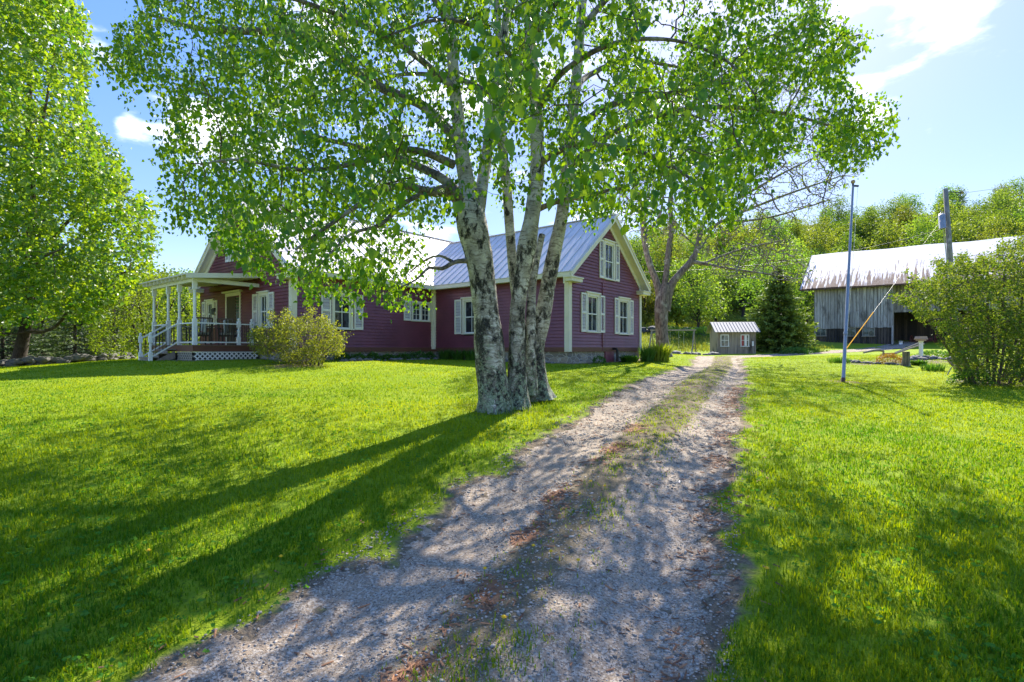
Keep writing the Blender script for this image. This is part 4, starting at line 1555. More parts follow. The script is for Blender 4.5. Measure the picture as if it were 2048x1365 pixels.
# lilac at the right
D = 16.4
lb = at(1975, 768, D)
lil, LP3 = attractor_tree('lilac_bush', 'large loose many-stemmed lilac bush with purplish buds at the right edge', 'bush', (lb.x, lb.y, H(lb.x, lb.y)),
               [[(1975 + dx, 778, D + dd, 6), (1975 + dx * 1.4 + tx * .12, 720, D + dd * 1.5, 5), (1975 + dx * 1.6 + tx * .4, 650, D + dd * 2, 4.5), (1975 + dx + tx * .85, ty, D + dd * 3, 3)]
                for (dx, dd, tx, ty) in [(-30, 0, -60, 590), (-15, .4, -20, 560), (-22, -.3, -110, 640), (0, .2, 0, 540), (10, -.3, 30, 520), (25, .2, 60, 500), (38, -.2, 120, 560), (48, .3, 160, 620), (5, .6, -60, 530),
                                         (20, -.5, 10, 600), (30, .5, 80, 540), (-35, .3, -140, 610), (55, 0, 200, 600), (12, 0, -30, 620), (40, -.4, 60, 640)]],
               [],
               [(1915, 738), (1902, 705), (1884, 684), (1878, 655), (1836, 642), (1826, 618), (1776, 592), (1822, 584), (1812, 540), (1850, 562), (1880, 548), (1862, 512), (1905, 535), (1925, 500), (1945, 535), (1965, 498), (1985, 520), (2010, 470), (2025, 505), (2048, 462), (2070, 490), (2100, 450), (2200, 520), (2250, 600), (2240, 700), (2180, 750), (2100, 762), (2050, 755), (2000, 762), (1945, 752)],
               D, 2.2, (200, 1000, 4400), .060, (M['lilac_bark'], M['lilac_bark'], M['lilac_leaf']), .38, 20, 31, per=13, spread=.075, hang=.05, arch=.05, trunk_sides=7, rcap=.02, flare=0, trunkname='stem')

pk = RNG.permutation(len(LP3))[:420]
bc = np.repeat(LP3[pk, -1], 9, 0) + RNG.normal(0, .022, (420 * 9, 3)) + np.array([0, 0, .03])
leaves(bc, RNG.normal(0, 1, (len(bc), 3)) + np.array([0, 0, .8]), RNG.uniform(.02, .034, len(bc)), RNG.uniform(0, 1, len(bc)), 'card', .1, .7, 'blossom', M['purple_leaf'], lil)

# yellow bush in front of the left wing
D = 17.6
bb_ = at(615, 732, D)
attractor_tree('yellow_bush', 'wide yellow green bush against the left wing beside the porch', 'bush', (bb_.x, bb_.y, H(bb_.x, bb_.y)),
               [[(612 + dx, 740, D + dd, 4), (612 + dx * 1.5, 710, D + dd, 3), (612 + dx * 3, 670 + abs(dx) * .4, D + dd * 2, 2)] for (dx, dd) in [(-22, 0), (-14, .3), (-6, -.2), (0, .2), (8, -.3), (15, .1), (22, -.1), (28, .2)]],
               [],
               [(560, 722), (505, 705), (492, 672), (512, 655), (538, 648), (540, 616), (556, 632), (572, 612), (585, 634), (604, 636), (628, 610), (632, 636), (652, 628), (655, 648), (678, 640), (672, 664), (704, 668), (684, 690), (690, 712), (650, 708), (640, 728), (600, 728)],
               D, 1.1, (130, 560, 1900), .045, (M['lilac_bark'], M['lilac_bark'], M['yellow_leaf']), .40, 13, 37, per=8, spread=.06, hang=.0, arch=.08, trunk_sides=6, rcap=.012, flare=0, trunkname='stem')


# trees built once per kind, then copied
def clump_tree(name, label, cat, h, w, trunk_h, nclump, per, card, mats, loc, group=None, seed=0, shape='card', form='round', vbias=.45):
    rg = np.random.default_rng(seed)
    root = empty(name, loc, label, cat, group=group)
    tr = MB()
    tr.tube([(0, 0, -.4), (.02 * h, 0, h * .2), (-.01 * h, .01 * h, h * .5), (0, 0, h * .85)], [h * .017 + .03, h * .014 + .02, h * .009, .015], 7)
    cc = []
    for i in range(nclump):
        while True:
            p = rg.uniform(-1, 1, 3)
            if (p ** 2).sum() < 1 and (p ** 2).sum() > .12:
                break
        if form == 'cone':
            k = (1 - p[2]) / 2
            p[:2] *= k ** .7 + .12
        elif form == 'narrow':
            p[:2] *= .75
        c = np.array([p[0] * w / 2, p[1] * w / 2, trunk_h + (p[2] * .5 + .5) * (h - trunk_h)])
        cc.append(c)
        if i % 2 == 0:
            s = np.array([0, 0, max(trunk_h * .8, c[2] * .55)])
            mid_ = (s + c) / 2 + np.array([0, 0, -.03 * h])
            tr.tube([s, mid_, c], [.012 * h * .5, .007 * h * .5, .004], 4, False)
    cc = np.array(cc)
    tr.build('trunk', mats[0], root, True)
    C = (cc[:, None] + rg.normal(0, 1, (nclump, per, 3)) * np.array([w * .085, w * .085, h * .045])).reshape(-1, 3)
    n = len(C)
    ax = rg.normal(0, 1, (n, 3))
    v = np.clip(vbias + np.repeat(rg.normal(0, .18, nclump), per) + rg.normal(0, .15, n), 0, 1)
    leaves(C, ax, card * rg.uniform(.6, 1.3, n), v, shape, .1, .8, 'crown', mats[1], root)
    return root


def conifer(name, label, cat, h, w, loc, mats, levels=26, arms=11, per=34, card=.2, seed=0, group=None, z0=.1, vb=.4):
    rg = np.random.default_rng(seed)
    root = empty(name, loc, label, cat, group=group)
    MB().tube([(0, 0, -.3), (0, 0, h * .5), (0, 0, h * .97)], [h * .022, h * .014, .01], 8).build('trunk', mats[0], root, True)
    br = MB()
    C, A, Vv = [], [], []
    for i in range(levels):
        f = i / (levels - 1)
        z = h * (z0 + (.96 - z0) * f)
        rad = w / 2 * (1 - f) ** .8 * (.85 + .3 * rg.random())
        na = max(4, int(arms * (1 - f * .6)))
        for a in range(na):
            th = rg.uniform(0, 6.283)
            r = rad * rg.uniform(.65, 1.12) + .08
            d = np.array([math.cos(th), math.sin(th), 0])
            s = np.array([0, 0, z])
            tip = s + d * r + np.array([0, 0, r * (.12 - .30 * (1 - f))])
            m_ = (s + tip) / 2 + np.array([0, 0, -.06 * r])
            br.tube([s, m_, tip], [.012 * h * .35 * (1 - f) + .006, .008, .003], 4, False)
            n = max(6, int(per * (r / (w / 2) + .15)))
            u_ = rg.uniform(.12, 1.04, n) ** .8
            base = s[None] * ((1 - u_) ** 2)[:, None] + 2 * (u_ * (1 - u_))[:, None] * m_ + (u_ ** 2)[:, None] * tip
            side = np.array([-d[1], d[0], 0])
            off = rg.uniform(-1, 1, n)[:, None] * side * (r * .26 * (1.1 - u_))[:, None]
            C.append(base + off + rg.normal(0, .03, (n, 3)))
            A.append(d[None] * .8 + off / (np.abs(off).max() + .01) * .8 + rg.normal(0, .35, (n, 3)) + np.array([0, 0, -.15]))
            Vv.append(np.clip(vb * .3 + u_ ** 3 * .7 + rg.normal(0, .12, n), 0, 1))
    br.build('branch', mats[0], root, True)
    C = np.concatenate(C)
    A = np.concatenate(A)
    Vv = np.concatenate(Vv)
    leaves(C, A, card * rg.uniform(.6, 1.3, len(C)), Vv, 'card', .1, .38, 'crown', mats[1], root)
    return root


def place(o, x, y, s=1.0, rz=0.0, sink=0.0, sz=None):
    o.location = (x, y, H(x, y) - sink)
    o.scale = (s, s, sz or s)
    o.rotation_euler = (0, 0, rz)
    return o


def relabel(o, label, group=None):
    o['label'] = label
    if group:
        o['group'] = group
    return o


# the wood on the hillside
FM = (M['maple_bark'], M['forest_leaf'])
protos = [clump_tree('forest_tree', 'broad spring green tree standing in the wood on the hill', 'tree', 13, 10, .8, 120, 50, .36, FM, (0, 0, 0), 'broad trees on the wooded hill', 101),
          clump_tree('forest_tree', 'tall narrow yellow green tree standing in the wood on the hill', 'tree', 14, 7, 1.0, 90, 60, .34, FM, (0, 0, 0), 'narrow trees on the wooded hill', 102, form='narrow', vbias=.6),
          clump_tree('forest_tree', 'low rounded leafy tree standing in the wood on the hill', 'tree', 9, 9, .3, 90, 60, .32, FM, (0, 0, 0), 'low trees on the wooded hill', 103, vbias=.5)]
spots = []
rg = np.random.default_rng(55)
for row, (yy, n, x0, x1) in enumerate([(79, 24, -6, 92), (86, 24, -6, 98), (94, 25, -8, 106), (102, 26, -8, 116), (111, 26, -10, 126), (120, 24, -10, 140), (130, 20, -4, 150)]):
    for i in range(n):
        x = x0 + (x1 - x0) * (i + rg.uniform(.1, .9)) / n
        spots.append((x, yy + rg.uniform(-4, 4), rg.uniform(.8, 1.15)))
usedp = [False] * 3
for i, (x, y, s) in enumerate(spots):
    k = int(rg.integers(0, 3))
    if usedp[k]:
        o = copy_tree(protos[k])
    else:
        o = protos[k]
        usedp[k] = True
    # on a rising crest the trees of the skyline lean a little taller to the right
    place(o, x, y, s * (.78 if y < 100 else .70), rg.uniform(0, 6.28), .3)

# the dark hedge of trees at the foot of the meadow
FD = (M['maple_bark'], M['forest_leaf'])
mid_specs = [
    ('tree', 'bushy yellow green young tree just right of the house gable', 1290, 62, 5.5, 4.5, 'round'),
    ('tree', 'yellow green sapling between the old grey trunk and the swing beam', 1352, 60, 5.2, 3.6, 'round'),
    ('tree', 'loose bright green tree over the swing set, behind the old trunk', 1395, 57, 8.5, 6.5, 'round'),
    ('tree', 'rounded yellow green tree left of the shed roof', 1430, 66, 9.0, 7.0, 'round'),
    ('tree', 'deep green tree standing behind the shed, left of the spruce', 1485, 74, 11, 7.0, 'narrow'),
    ('tree', 'pale budding tree rising behind the spruce', 1555, 60, 10.5, 8.0, 'round'),
    ('tree', 'leafy tree touching the left end of the barn roof', 1612, 66, 10, 6.5, 'round'),
    ('tree', 'tall light green tree behind the rake of the house gable', 1275, 74, 12, 8, 'round'),
    ('tree', 'tall tree behind the fork of the old grey trunk', 1340, 78, 14, 8, 'narrow'),
]
for i, (nm, lb_, px, Y, h_, w_, fm) in enumerate(mid_specs):
    x = (px - 1024) / F * Y
    clump_tree(nm, lb_, 'tree', h_, w_, h_ * .12, 80, 60, .24, FD, (x, Y, H(x, Y) - .2), 'trees round the meadow', 200 + i, form=fm, vbias=.35 if 'deep' in lb_ else .6)

# spruce beside the shed
x = at(1556, 700, 42.5).x
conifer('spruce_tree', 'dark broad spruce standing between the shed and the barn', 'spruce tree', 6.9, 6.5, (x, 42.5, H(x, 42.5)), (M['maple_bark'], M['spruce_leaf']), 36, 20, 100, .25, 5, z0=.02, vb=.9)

# left background: spruces, dark wood
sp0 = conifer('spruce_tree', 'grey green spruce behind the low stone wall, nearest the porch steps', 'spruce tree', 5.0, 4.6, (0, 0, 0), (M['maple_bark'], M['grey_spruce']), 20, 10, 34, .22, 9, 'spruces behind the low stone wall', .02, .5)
lsp = [(228, 33, 1.0, None), (150, 31, .95, 'grey green spruce just right of the maple trunk behind the stone wall'), (85, 34, 1.1, 'grey green spruce close behind the maple trunk'),
       (5, 33, 1.0, 'grey green spruce left of the maple trunk, at the edge'), (190, 40, 1.25, 'grey green spruce in the second row, between the porch and the maple'),
       (265, 42, 1.15, 'grey green spruce in the second row, behind the porch stair rail'), (40, 42, 1.3, 'grey green spruce in the second row, behind the maple trunk')]
for i, (px, Y, s, lb_) in enumerate(lsp):
    o = sp0 if i == 0 else copy_tree(sp0)
    x = (px - 1024) / F * Y
    place(o, x, Y, s, i * 1.3, .1)
    if lb_:
        o['label'] = lb_
bp = None
bk = [(-40, 55, 1.0), (40, 58, 1.1), (110, 52, .95), (180, 60, 1.1), (250, 54, .9), (320, 60, 1.0), (380, 50, .8), (430, 62, .95), (-120, 50, 1), (-10, 70, 1.2), (100, 74, 1.2), (210, 76, 1.2), (300, 78, 1.2), (400, 78, 1.1)]
for i, (px, Y, s) in enumerate(bk):
    if bp is None:
        bp = clump_tree('background_tree', 'green tree in the wood behind the porch and stone wall', 'tree', 9, 8, .8, 110, 50, .28, (M['maple_bark'], M['forest_leaf']), (0, 0, 0), 'trees in the wood behind the stone wall', 301, vbias=.4)
        o = bp
    else:
        o = copy_tree(bp)
    x = (px - 1024) / F * Y
    place(o, x, Y, s, i * 2.1, .2)
# lilac-like shrub behind the porch
D = 27
x = at(300, 715, D).x
attractor_tree('flowering_shrub', 'spreading dark-limbed shrub with pink purple bloom behind the porch', 'shrub', (x, D, H(x, D)),
               [[(300 + dx, 724, D, 7), (300 + dx * 1.6, 690, D, 6), (300 + dx * 2.4, 650, D + dd, 4), (300 + dx * 4, 600, D + dd * 2, 2.5)] for (dx, dd) in [(-14, .5), (-6, -.6), (4, .8), (12, -.5), (20, .3), (30, -.3)]], [],
               [(180, 700), (170, 620), (200, 560), (260, 540), (330, 550), (400, 570), (430, 640), (420, 700), (340, 715), (260, 715)],
               D, 2.6, (90, 420, 1500), .09, (M['maple_bark'], M['maple_bark'], M['old_leaf']), .30, 26, 61, per=8, spread=.09, hang=.1, trunk_sides=6, rcap=.03, flare=0, trunkname='stem')



# ------------------------------------------------------------------ farmhouse
ZB = HO.z
house = empty('farmhouse', HO, 'dark red clapboard farmhouse with cream trim, shuttered windows and a pale metal roof', 'house', HA)


def ray_house(px, py, plane, val):
    """where the sight line of a photo pixel meets a wall plane x=val or y=val of the house frame"""
    d = Vector(((px - 1024) / F, 1, (HZ - py) / F))
    o = Vector((0, 0, EYE)) - HO
    lx = lambda v: v.x * ca + v.y * sa
    ly = lambda v: -v.x * sa + v.y * ca
    if plane == 'x':
        t = (val - lx(o)) / lx(d)
    else:
        t = (val - ly(o)) / ly(d)
    p = o + d * t
    return (ly(p) if plane == 'x' else lx(p)), p.z


WALLS = {  # u, outward distance, z -> house frame
    'gable': (lambda u, w, z: (u, -w, z), 'y', 0.0),
    'front': (lambda u, w, z: (-w, u, z), 'x', 0.0),
    'left': (lambda u, w, z: (u, 7.46 - w, z), 'y', 7.46),
    'porch': (lambda u, w, z: (-7 - w, u, z), 'x', -7.0),
    'back': (lambda u, w, z: (6.4 + w, u, z), 'x', 6.4),
    'rear': (lambda u, w, z: (u, 15.53 + w, z), 'y', 15.53),
}
Z_SILL = 1.56 - ZB       # top of the brown water table
Z_EAVE = 4.55 - ZB
SL = 0.78                # roof slope


def clapboards(T, prof, z0, z1, openings, step=.13):
    """prof(z) -> (u0,u1); rows of lapped boards split round the openings"""
    mb = MB(T)
    z = z0
    while z < z1 - .01:
        zt = min(z + step, z1)
        a0, a1 = prof(z)
        b0, b1 = prof(zt)
        segs = [(0.0, 1.0)]
        lo, hi = min(a0, b0), max(a1, b1)
        cuts = [(o[0], o[1]) for o in openings if o[2] < zt and o[3] > z]
        ivs = [(max(a0, b0) if False else a0, a1)]
        for (c0, c1) in cuts:
            nv = []
            for (p, q) in ivs:
                if c1 <= p or c0 >= q:
                    nv.append((p, q))
                else:
                    if c0 > p:
                        nv.append((p, c0))
                    if c1 < q:
                        nv.append((c1, q))
            ivs = nv
        for (p, q) in ivs:
            # keep the gable's slanted ends
            tp = b0 if abs(p - a0) < 1e-6 else p
            tq = b1 if abs(q - a1) < 1e-6 else q
            if tq < tp:
                tp = tq = (tp + tq) / 2
            mb.add([(p, .040, z), (q, .040, z), (tq, .006, zt), (tp, .006, zt), (p, -.01, z + .006), (q, -.01, z + .006)], [(0, 1, 2, 3), (4, 5, 1, 0)])
        z += step
    return mb


openings = {k: [] for k in WALLS}


def window(wall, u0, u1, z0, z1, shut=(1, 1), sw=.36, panes=(2, 2), casing=.11, head=True, double=False, sh_z=None):
    """u0..u1, z0..z1 are the outside of the casing; the frame is the window's own mesh"""
    T, _, _ = WALLS[wall]
    c = casing
    f = MB(T)
    f.box(u0, u0 + c, -.02, .055, z0 + .05, z1 - c)
    f.box(u1 - c, u1, -.02, .055, z0 + .05, z1 - c)
    f.box(u0, u1, -.02, .057, z1 - c, z1)
    f.box(u0 - .04, u1 + .04, -.02, .085, z0, z0 + .05)
    if head:
        f.box(u0 - .07, u1 + .07, -.02, .10, z1 + .001, z1 + .06)
    w = f.build('window', M['cream'], house)
    i0, i1, j0, j1 = u0 + c, u1 - c, z0 + .05, z1 - c
    openings[wall].append((u0 + c * .6, u1 - c * .6, z0 + .06, z1 - c * .6))
    s = MB(T)
    b = .045
    zm = (j0 + j1) / 2
    cols = [(i0, i1)] if not double else [(i0, (i0 + i1) / 2 - .03), ((i0 + i1) / 2 + .03, i1)]
    if double:
        f2 = MB(T).box((i0 + i1) / 2 - .03, (i0 + i1) / 2 + .03, -.02, .04, j0, j1).build('mullion', M['cream'], w)
    for (a, e) in cols:
        s.box(a, a + b, -.05, .004, j0, j1)
        s.box(e - b, e, -.05, .004, j0, j1)
        s.box(a + b, e - b, -.05, .004, j0, j0 + b)
        s.box(a + b, e - b, -.05, .004, j1 - b, j1)
        if not double:
            s.box(a + b, e - b, -.047, .010, zm - b / 2, zm + b / 2)
        nx_, nz_ = panes
        for k in range(1, nx_):
            uu = a + b + (e - a - 2 * b) * k / nx_
            s.box(uu - .010, uu + .010, -.035, -.006, j0 + b, j1 - b)
        if double:
            for k in range(1, nz_):
                zz = j0 + b + (j1 - j0 - 2 * b) * k / nz_
                s.box(a + b, e - b, -.034, -.008, zz - .010, zz + .010)
    s.build('sash', M['white'], w)
    MB(T).box(i0 + .01, i1 - .01, -.04, -.03, j0 + .01, j1 - .01).build('pane', M['glass'], w)
    for side, on_ in zip((-1, 1), shut):
        if not on_:
            continue
        a = u0 - .05 - sw if side < 0 else u1 + .05
        e = a + sw
        q0, q1 = sh_z or (z0 + .02, z1 - .02)
        sh = MB(T)
        st = .055
        sh.box(a, a + st, .03, .07, q0, q1)
        sh.box(e - st, e, .03, .07, q0, q1)
        zc = q0 + (q1 - q0) * .5
        for (r0, r1) in ((q0, q0 + .09), (zc - .04, zc + .04), (q1 - .07, q1)):
            sh.box(a + st, e - st, .032, .068, r0, r1)
        for (r0, r1) in ((q0 + .09, zc - .04), (zc + .04, q1 - .07)):
            n_ = int((r1 - r0) / .042)
            for k in range(n_):
                z_ = r0 + (k + .5) * (r1 - r0) / n_
                sh.add([(a + st, .028, z_ + .017), (e - st, .028, z_ + .017), (e - st, .052, z_ - .017), (a + st, .052, z_ - .017)], [(0, 1, 2, 3)])
        sh.build('shutter', M['white_shutter'], w)
    return w


M['white_shutter'] = painted('shutter_paint', (0.80, 0.77, 0.66), (0.62, 0.58, 0.48), 0.5, 0.4, 3.0)


def win_px(wall, px0, px1, py0, py1, **kw):
    T, ax, val = WALLS[wall]
    u0, _ = ray_house(px0, 600, ax, val)
    u1, _ = ray_house(px1, 600, ax, val)
    pc = (px0 + px1) / 2
    _, z1 = ray_house(pc, py0, ax, val)
    _, z0 = ray_house(pc, py1, ax, val)
    return window(wall, min(u0, u1), max(u0, u1), z0, z1, **kw)


win_px('gable', 1172, 1197, 588, 666, sw=.40)
win_px('gable', 1236, 1257, 598, 670, sw=.34)
win_px('gable', 1206.5, 1228, 484, 561, sw=.36)
win_px('front', 926, 961, 597, 669, sw=.42)
win_px('left', 663, 705, 586, 660, sw=.42)
win_px('left', 822, 861, 604, 644, sw=.40, shut=(1, 0), double=True, panes=(2, 3), casing=.09, head=False)
win_px('porch', 414, 429, 602, 652, sw=.34)
win_px('porch', 519, 538, 586, 658, sw=.42)
win_px('porch', 462, 486, 470, 522, sw=.34)

gw, lw = 6.4, 8.07
ridge_r = Z_EAVE + gw / 2 * SL
ridge_l = Z_EAVE + lw / 2 * SL


def wall(wl, prof, z1, u0, u1, backing):
    T = WALLS[wl][0]
    clapboards(T, prof, Z_SILL, z1, openings[wl]).build('wall', M['siding'], house)


wall('gable', lambda z: (0 + max(0, (z - Z_EAVE) / SL), gw - max(0, (z - Z_EAVE) / SL)), ridge_r - .02, 0, gw, 0)
wall('front', lambda z: (0, 7.46), Z_EAVE, 0, 7.46, 0)
wall('left', lambda z: (-7, 0), Z_EAVE, -7, 0, 0)
wall('porch', lambda z: (7.46 + max(0, (z - Z_EAVE) / SL), 15.53 - max(0, (z - Z_EAVE) / SL)), ridge_l - .02, 0, 0, 0)
wall('back', lambda z: (0, 15.53), Z_EAVE, 0, 0, 0)
wall('rear', lambda z: (-7, 6.4), Z_EAVE, 0, 0, 0)
# unseen dark solids added inside the shell to block light, behind the panes
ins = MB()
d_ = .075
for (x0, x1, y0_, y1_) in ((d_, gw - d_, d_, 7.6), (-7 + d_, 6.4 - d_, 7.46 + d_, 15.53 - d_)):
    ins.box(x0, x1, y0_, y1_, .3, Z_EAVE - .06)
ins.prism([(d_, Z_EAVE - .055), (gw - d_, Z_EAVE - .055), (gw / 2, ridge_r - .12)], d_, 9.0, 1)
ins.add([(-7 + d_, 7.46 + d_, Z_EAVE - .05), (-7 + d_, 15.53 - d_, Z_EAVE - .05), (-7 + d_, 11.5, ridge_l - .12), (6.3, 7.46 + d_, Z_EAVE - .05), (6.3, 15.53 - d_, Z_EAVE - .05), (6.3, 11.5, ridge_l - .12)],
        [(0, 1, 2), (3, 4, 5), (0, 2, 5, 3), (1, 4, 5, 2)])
ins.build('light_block', M['dark_wood'], house)

# water table, foundation
wt = MB()
for (a, b, c, d) in ((-.045, gw + .045, -.045, 0.0), (-.045, 0.0, 0.001, 7.41), (-7.045, -.046, 7.415, 7.46), (-7.045, -7.0, 7.461, 15.56)):
    wt.box(a, b, c, d, 1.385 - ZB, Z_SILL)
wt.build('water_table', M['brown'], house)
fd = MB()
fd.box(.03, gw - .03, .03, 7.6, -.5, 1.384 - ZB)
fd.box(-6.97, gw - .03, 7.49, 15.5, -.5, 1.384 - ZB)
fd.build('foundation', M['foundation'], house)
cb = .15


def corner(name, pts):
    mb = MB()
    for p in pts:
        p = [(-.06 if abs(q + .035) < 1e-6 else q) for q in p]
        mb.box(*p)
    return mb.build(name, M['cream'], house)


zb0 = 1.384 - ZB
corner('corner_board', [(-.035, cb, -.035, -.001, zb0, Z_EAVE), (-.035, -.001, 0, cb, zb0, Z_EAVE)])
corner('corner_board', [(gw - cb, gw + .045, -.035, -.001, zb0, Z_EAVE)])
corner('corner_board', [(-.06, -.002, 7.27, 7.399, zb0 + .1, Z_EAVE), (-.18, -.061, 7.40, 7.458, zb0 + .1, Z_EAVE)])
corner('corner_board', [(-7.06, -7 + cb, 7.40, 7.459, zb0, Z_EAVE), (-7.06, -7.001, 7.46, 7.46 + cb, zb0, Z_EAVE)])

# frieze boards, soffits, rake boards, returns
fz = MB()
fz.box(-.065, -.001, .16, 7.39, Z_EAVE - .30, Z_EAVE - .01)
fz.box(-6.85, -.07, 7.395, 7.459, Z_EAVE - .30, Z_EAVE - .01)
fz.build('frieze', M['cream'], house)
OH = .38      # eave overhang
RK = .36      # rake overhang
zo = OH * SL


def slope_slab(mb, p0, p1, q0, q1, th):
    """p0,p1 ridge ends; q0,q1 eave ends"""
    vs = [Vector(p) for p in (p0, p1, q1, q0)]
    n = (vs[1] - vs[0]).cross(vs[3] - vs[0]).normalized()
    if n.z < 0:
        n = -n
    mb.add([tuple(v) for v in vs] + [tuple(v + n * th) for v in vs], [(0, 3, 2, 1), (4, 5, 6, 7), (0, 1, 5, 4), (1, 2, 6, 5), (2, 3, 7, 6), (3, 0, 4, 7)])
    return n


def seams(mb, p0, p1, q0, q1, n, th, gap=.42):
    p0, p1, q0, q1 = map(Vector, (p0, p1, q0, q1))
    L = (p1 - p0).length
    k = int(L / gap)
    for i in range(k + 1):
        f = (i + .15) / (k + .3)
        a = p0.lerp(p1, f) + n * (th + .012)
        b = q0.lerp(q1, f) + n * (th + .012)
        mb.bar(a, b, .022, .03, up=n)


def gable_roof(name, axis, r0, r1, mid_, half, zr, gap=.42):
    """axis 'y': ridge runs along y at x=mid_; from r0 to r1"""
    mb = MB()
    h = half + OH
    ze = zr - h * SL
    for sgn in (-1, 1):
        if axis == 'y':
            p0, p1 = (mid_, r0, zr), (mid_, r1, zr)
            q0, q1 = (mid_ + sgn * h, r0, ze), (mid_ + sgn * h, r1, ze)
        else:
            p0, p1 = (r0, mid_, zr), (r1, mid_, zr)
            q0, q1 = (r0, mid_ + sgn * h, ze), (r1, mid_ + sgn * h, ze)
        n = slope_slab(mb, p0, p1, q0, q1, .03)
        seams(mb, p0, p1, q0, q1, n, .03, gap)
    if axis == 'y':
        mb.bar((mid_, r0, zr + .045), (mid_, r1, zr + .045), .20, .03)
    else:
        mb.bar((r0, mid_, zr + .045), (r1, mid_, zr + .045), .20, .03)
    return mb.build(name, M['roof'], house)


RTH = .13
gable_roof('roof', 'y', -RK, 9.6, gw / 2, gw / 2, ridge_r + RTH)
gable_roof('roof', 'x', -7 - RK, 6.4 + RK, 7.46 + lw / 2, lw / 2, ridge_l + RTH)


def rake(side, wl_mid, half, zr, plane, out_sign=-1):
    """cream rake board, crown strip and soffit at a gable; plane(u,w,z)"""
    h = half + OH
    ze = zr - h * SL
    mb = MB(plane)
    for s_ in (-1, 1):
        u_r, u_e = wl_mid, wl_mid + s_ * h
        # face board at the outer edge
        mb.add([(u_r, RK, zr), (u_e, RK, ze), (u_e, RK, ze - .24), (u_r, RK, zr - .24), (u_r, RK - .04, zr), (u_e, RK - .04, ze), (u_e, RK - .04, ze - .24), (u_r, RK - .04, zr - .24)],
               [(0, 1, 2, 3), (4, 7, 6, 5), (0, 4, 5, 1), (3, 2, 6, 7), (1, 5, 6, 2)])
        mb.add([(u_r, RK + .04, zr + .012), (u_e, RK + .04, ze + .012), (u_e, RK + .04, ze - .07), (u_r, RK + .04, zr - .07), (u_r, RK, zr + .012), (u_e, RK, ze + .012), (u_e, RK, ze - .07), (u_r, RK, zr - .07)],
               [(0, 1, 2, 3), (4, 7, 6, 5), (0, 4, 5, 1), (3, 2, 6, 7), (1, 5, 6, 2)])
        # soffit
        mb.add([(u_r, RK - .04, zr - .15), (u_e, RK - .04, ze - .15), (u_e, 0, ze - .15), (u_r, 0, zr - .15)], [(0, 1, 2, 3)])
        # board against the wall
        mb.add([(u_r, .06, zr - .16), (u_e, .06, ze - .16), (u_e, .06, ze - .42), (u_r, .06, zr - .46), (u_r, .004, zr - .16), (u_e, .004, ze - .16), (u_e, .004, ze - .42), (u_r, .004, zr - .46)],
               [(0, 1, 2, 3), (3, 2, 6, 7), (1, 5, 6, 2)])
        # return
        uw = wl_mid + s_ * half
        a, b = sorted((uw - s_ * .48, u_e + s_ * .02))
        mb.box(a, b, .005, RK + .045, ze - .20, ze - .155)
        mb.box(a + .05, b - .03, .005, RK + .0, ze - .33, ze - .201)
    return mb


rake('g', gw / 2, gw / 2, ridge_r + RTH, WALLS['gable'][0]).build('rake_board', M['cream'], house)
rake('p', 7.46 + lw / 2, lw / 2, ridge_l + RTH, WALLS['porch'][0]).build('rake_board', M['cream'], house)
ef = MB()
zeR = ridge_r + RTH - (gw / 2 + OH) * SL
zeL = ridge_l + RTH - (lw / 2 + OH) * SL
for (a, b, c, d, z) in ((-OH, -OH + .03, -RK + .05, 7.46 - OH, zeR), (-7 - RK + .05, -OH + .001, 7.46 - OH, 7.46 - OH + .03, zeL)):
    ef.box(a, b, c, d, z - .16, z - .005)
ef.box(-OH + .03, -.046, -RK + .05, 7.05, zeR - .15, zeR - .12)
ef.box(-6.9, -OH + .03, 7.46 - OH + .03, 7.414, zeL - .15, zeL - .12)
ef.build('eave_board', M['cream'], house)

# conduit and vent pipe on the gable
uc, z1_ = ray_house(1203.5, 565, 'y', 0)
MB(WALLS['gable'][0]).box(uc - .02, uc + .02, .02, .055, .5, z1_).build('conduit', M['siding'], house)
uv, zv = ray_house(1224, 697, 'y', 0)
MB().tube([(uv, -.02, zv - .02), (uv, -.22, zv - .02), (uv, -.26, zv - .08), (uv, -.26, .06)], .055, 10).build('vent_pipe', M['black'], house)
ud, _ = ray_house(1210, 715, 'y', 0)
MB().box(ud - .02, ud + .75, -.035, .02, .0, 1.38 - ZB).build('basement_panel', M['siding'], house)

# door, pediment, lantern on the porch wall
T, ax, val = WALLS['porch']
dA, _ = ray_house(453, 600, ax, val)
dB, _ = ray_house(483, 600, ax, val)
dA, dB = max(dA, dB), min(dA, dB)
FLZ = 1.64 - ZB
dz = FLZ + 2.08
door = MB(T).box(dB, dB + .10, -.02, .05, FLZ, dz).box(dA - .10, dA, -.02, .05, FLZ, dz).box(dB, dA, -.02, .055, dz, dz + .14).box(dB - .12, dA + .12, -.02, .16, dz + .141, dz + .21).build('door', M['cream'], house)
MB(T).box(dB + .14, dB + .42, .01, .035, FLZ + .08, dz - .08).build('sidelight', M['glass_light'], door)
MB(T).box(dB + .46, dA - .12, .005, .04, FLZ + .02, dz - .03).build('door_leaf', M['dark_wood'], door)
MB(T).box(dA - .22, dA - .19, .04, .09, FLZ + .98, FLZ + 1.02).build('door_handle', M['grey_metal'], door)
un, zn = ray_house(432, 622, ax, val)
lan = MB(T).box(un - .05, un + .05, .02, .05, zn - .08, zn + .12).box(un - .015, un + .015, .05, .16, zn + .08, zn + .11).build('wall_lantern', M['black'], house)
MB(T).prism([(un - .05, .10), (un + .05, .10), (un + .07, .22), (un - .07, .22)], zn - .18, zn + .07, 2).build('lantern_glass', M['glass_light'], lan)

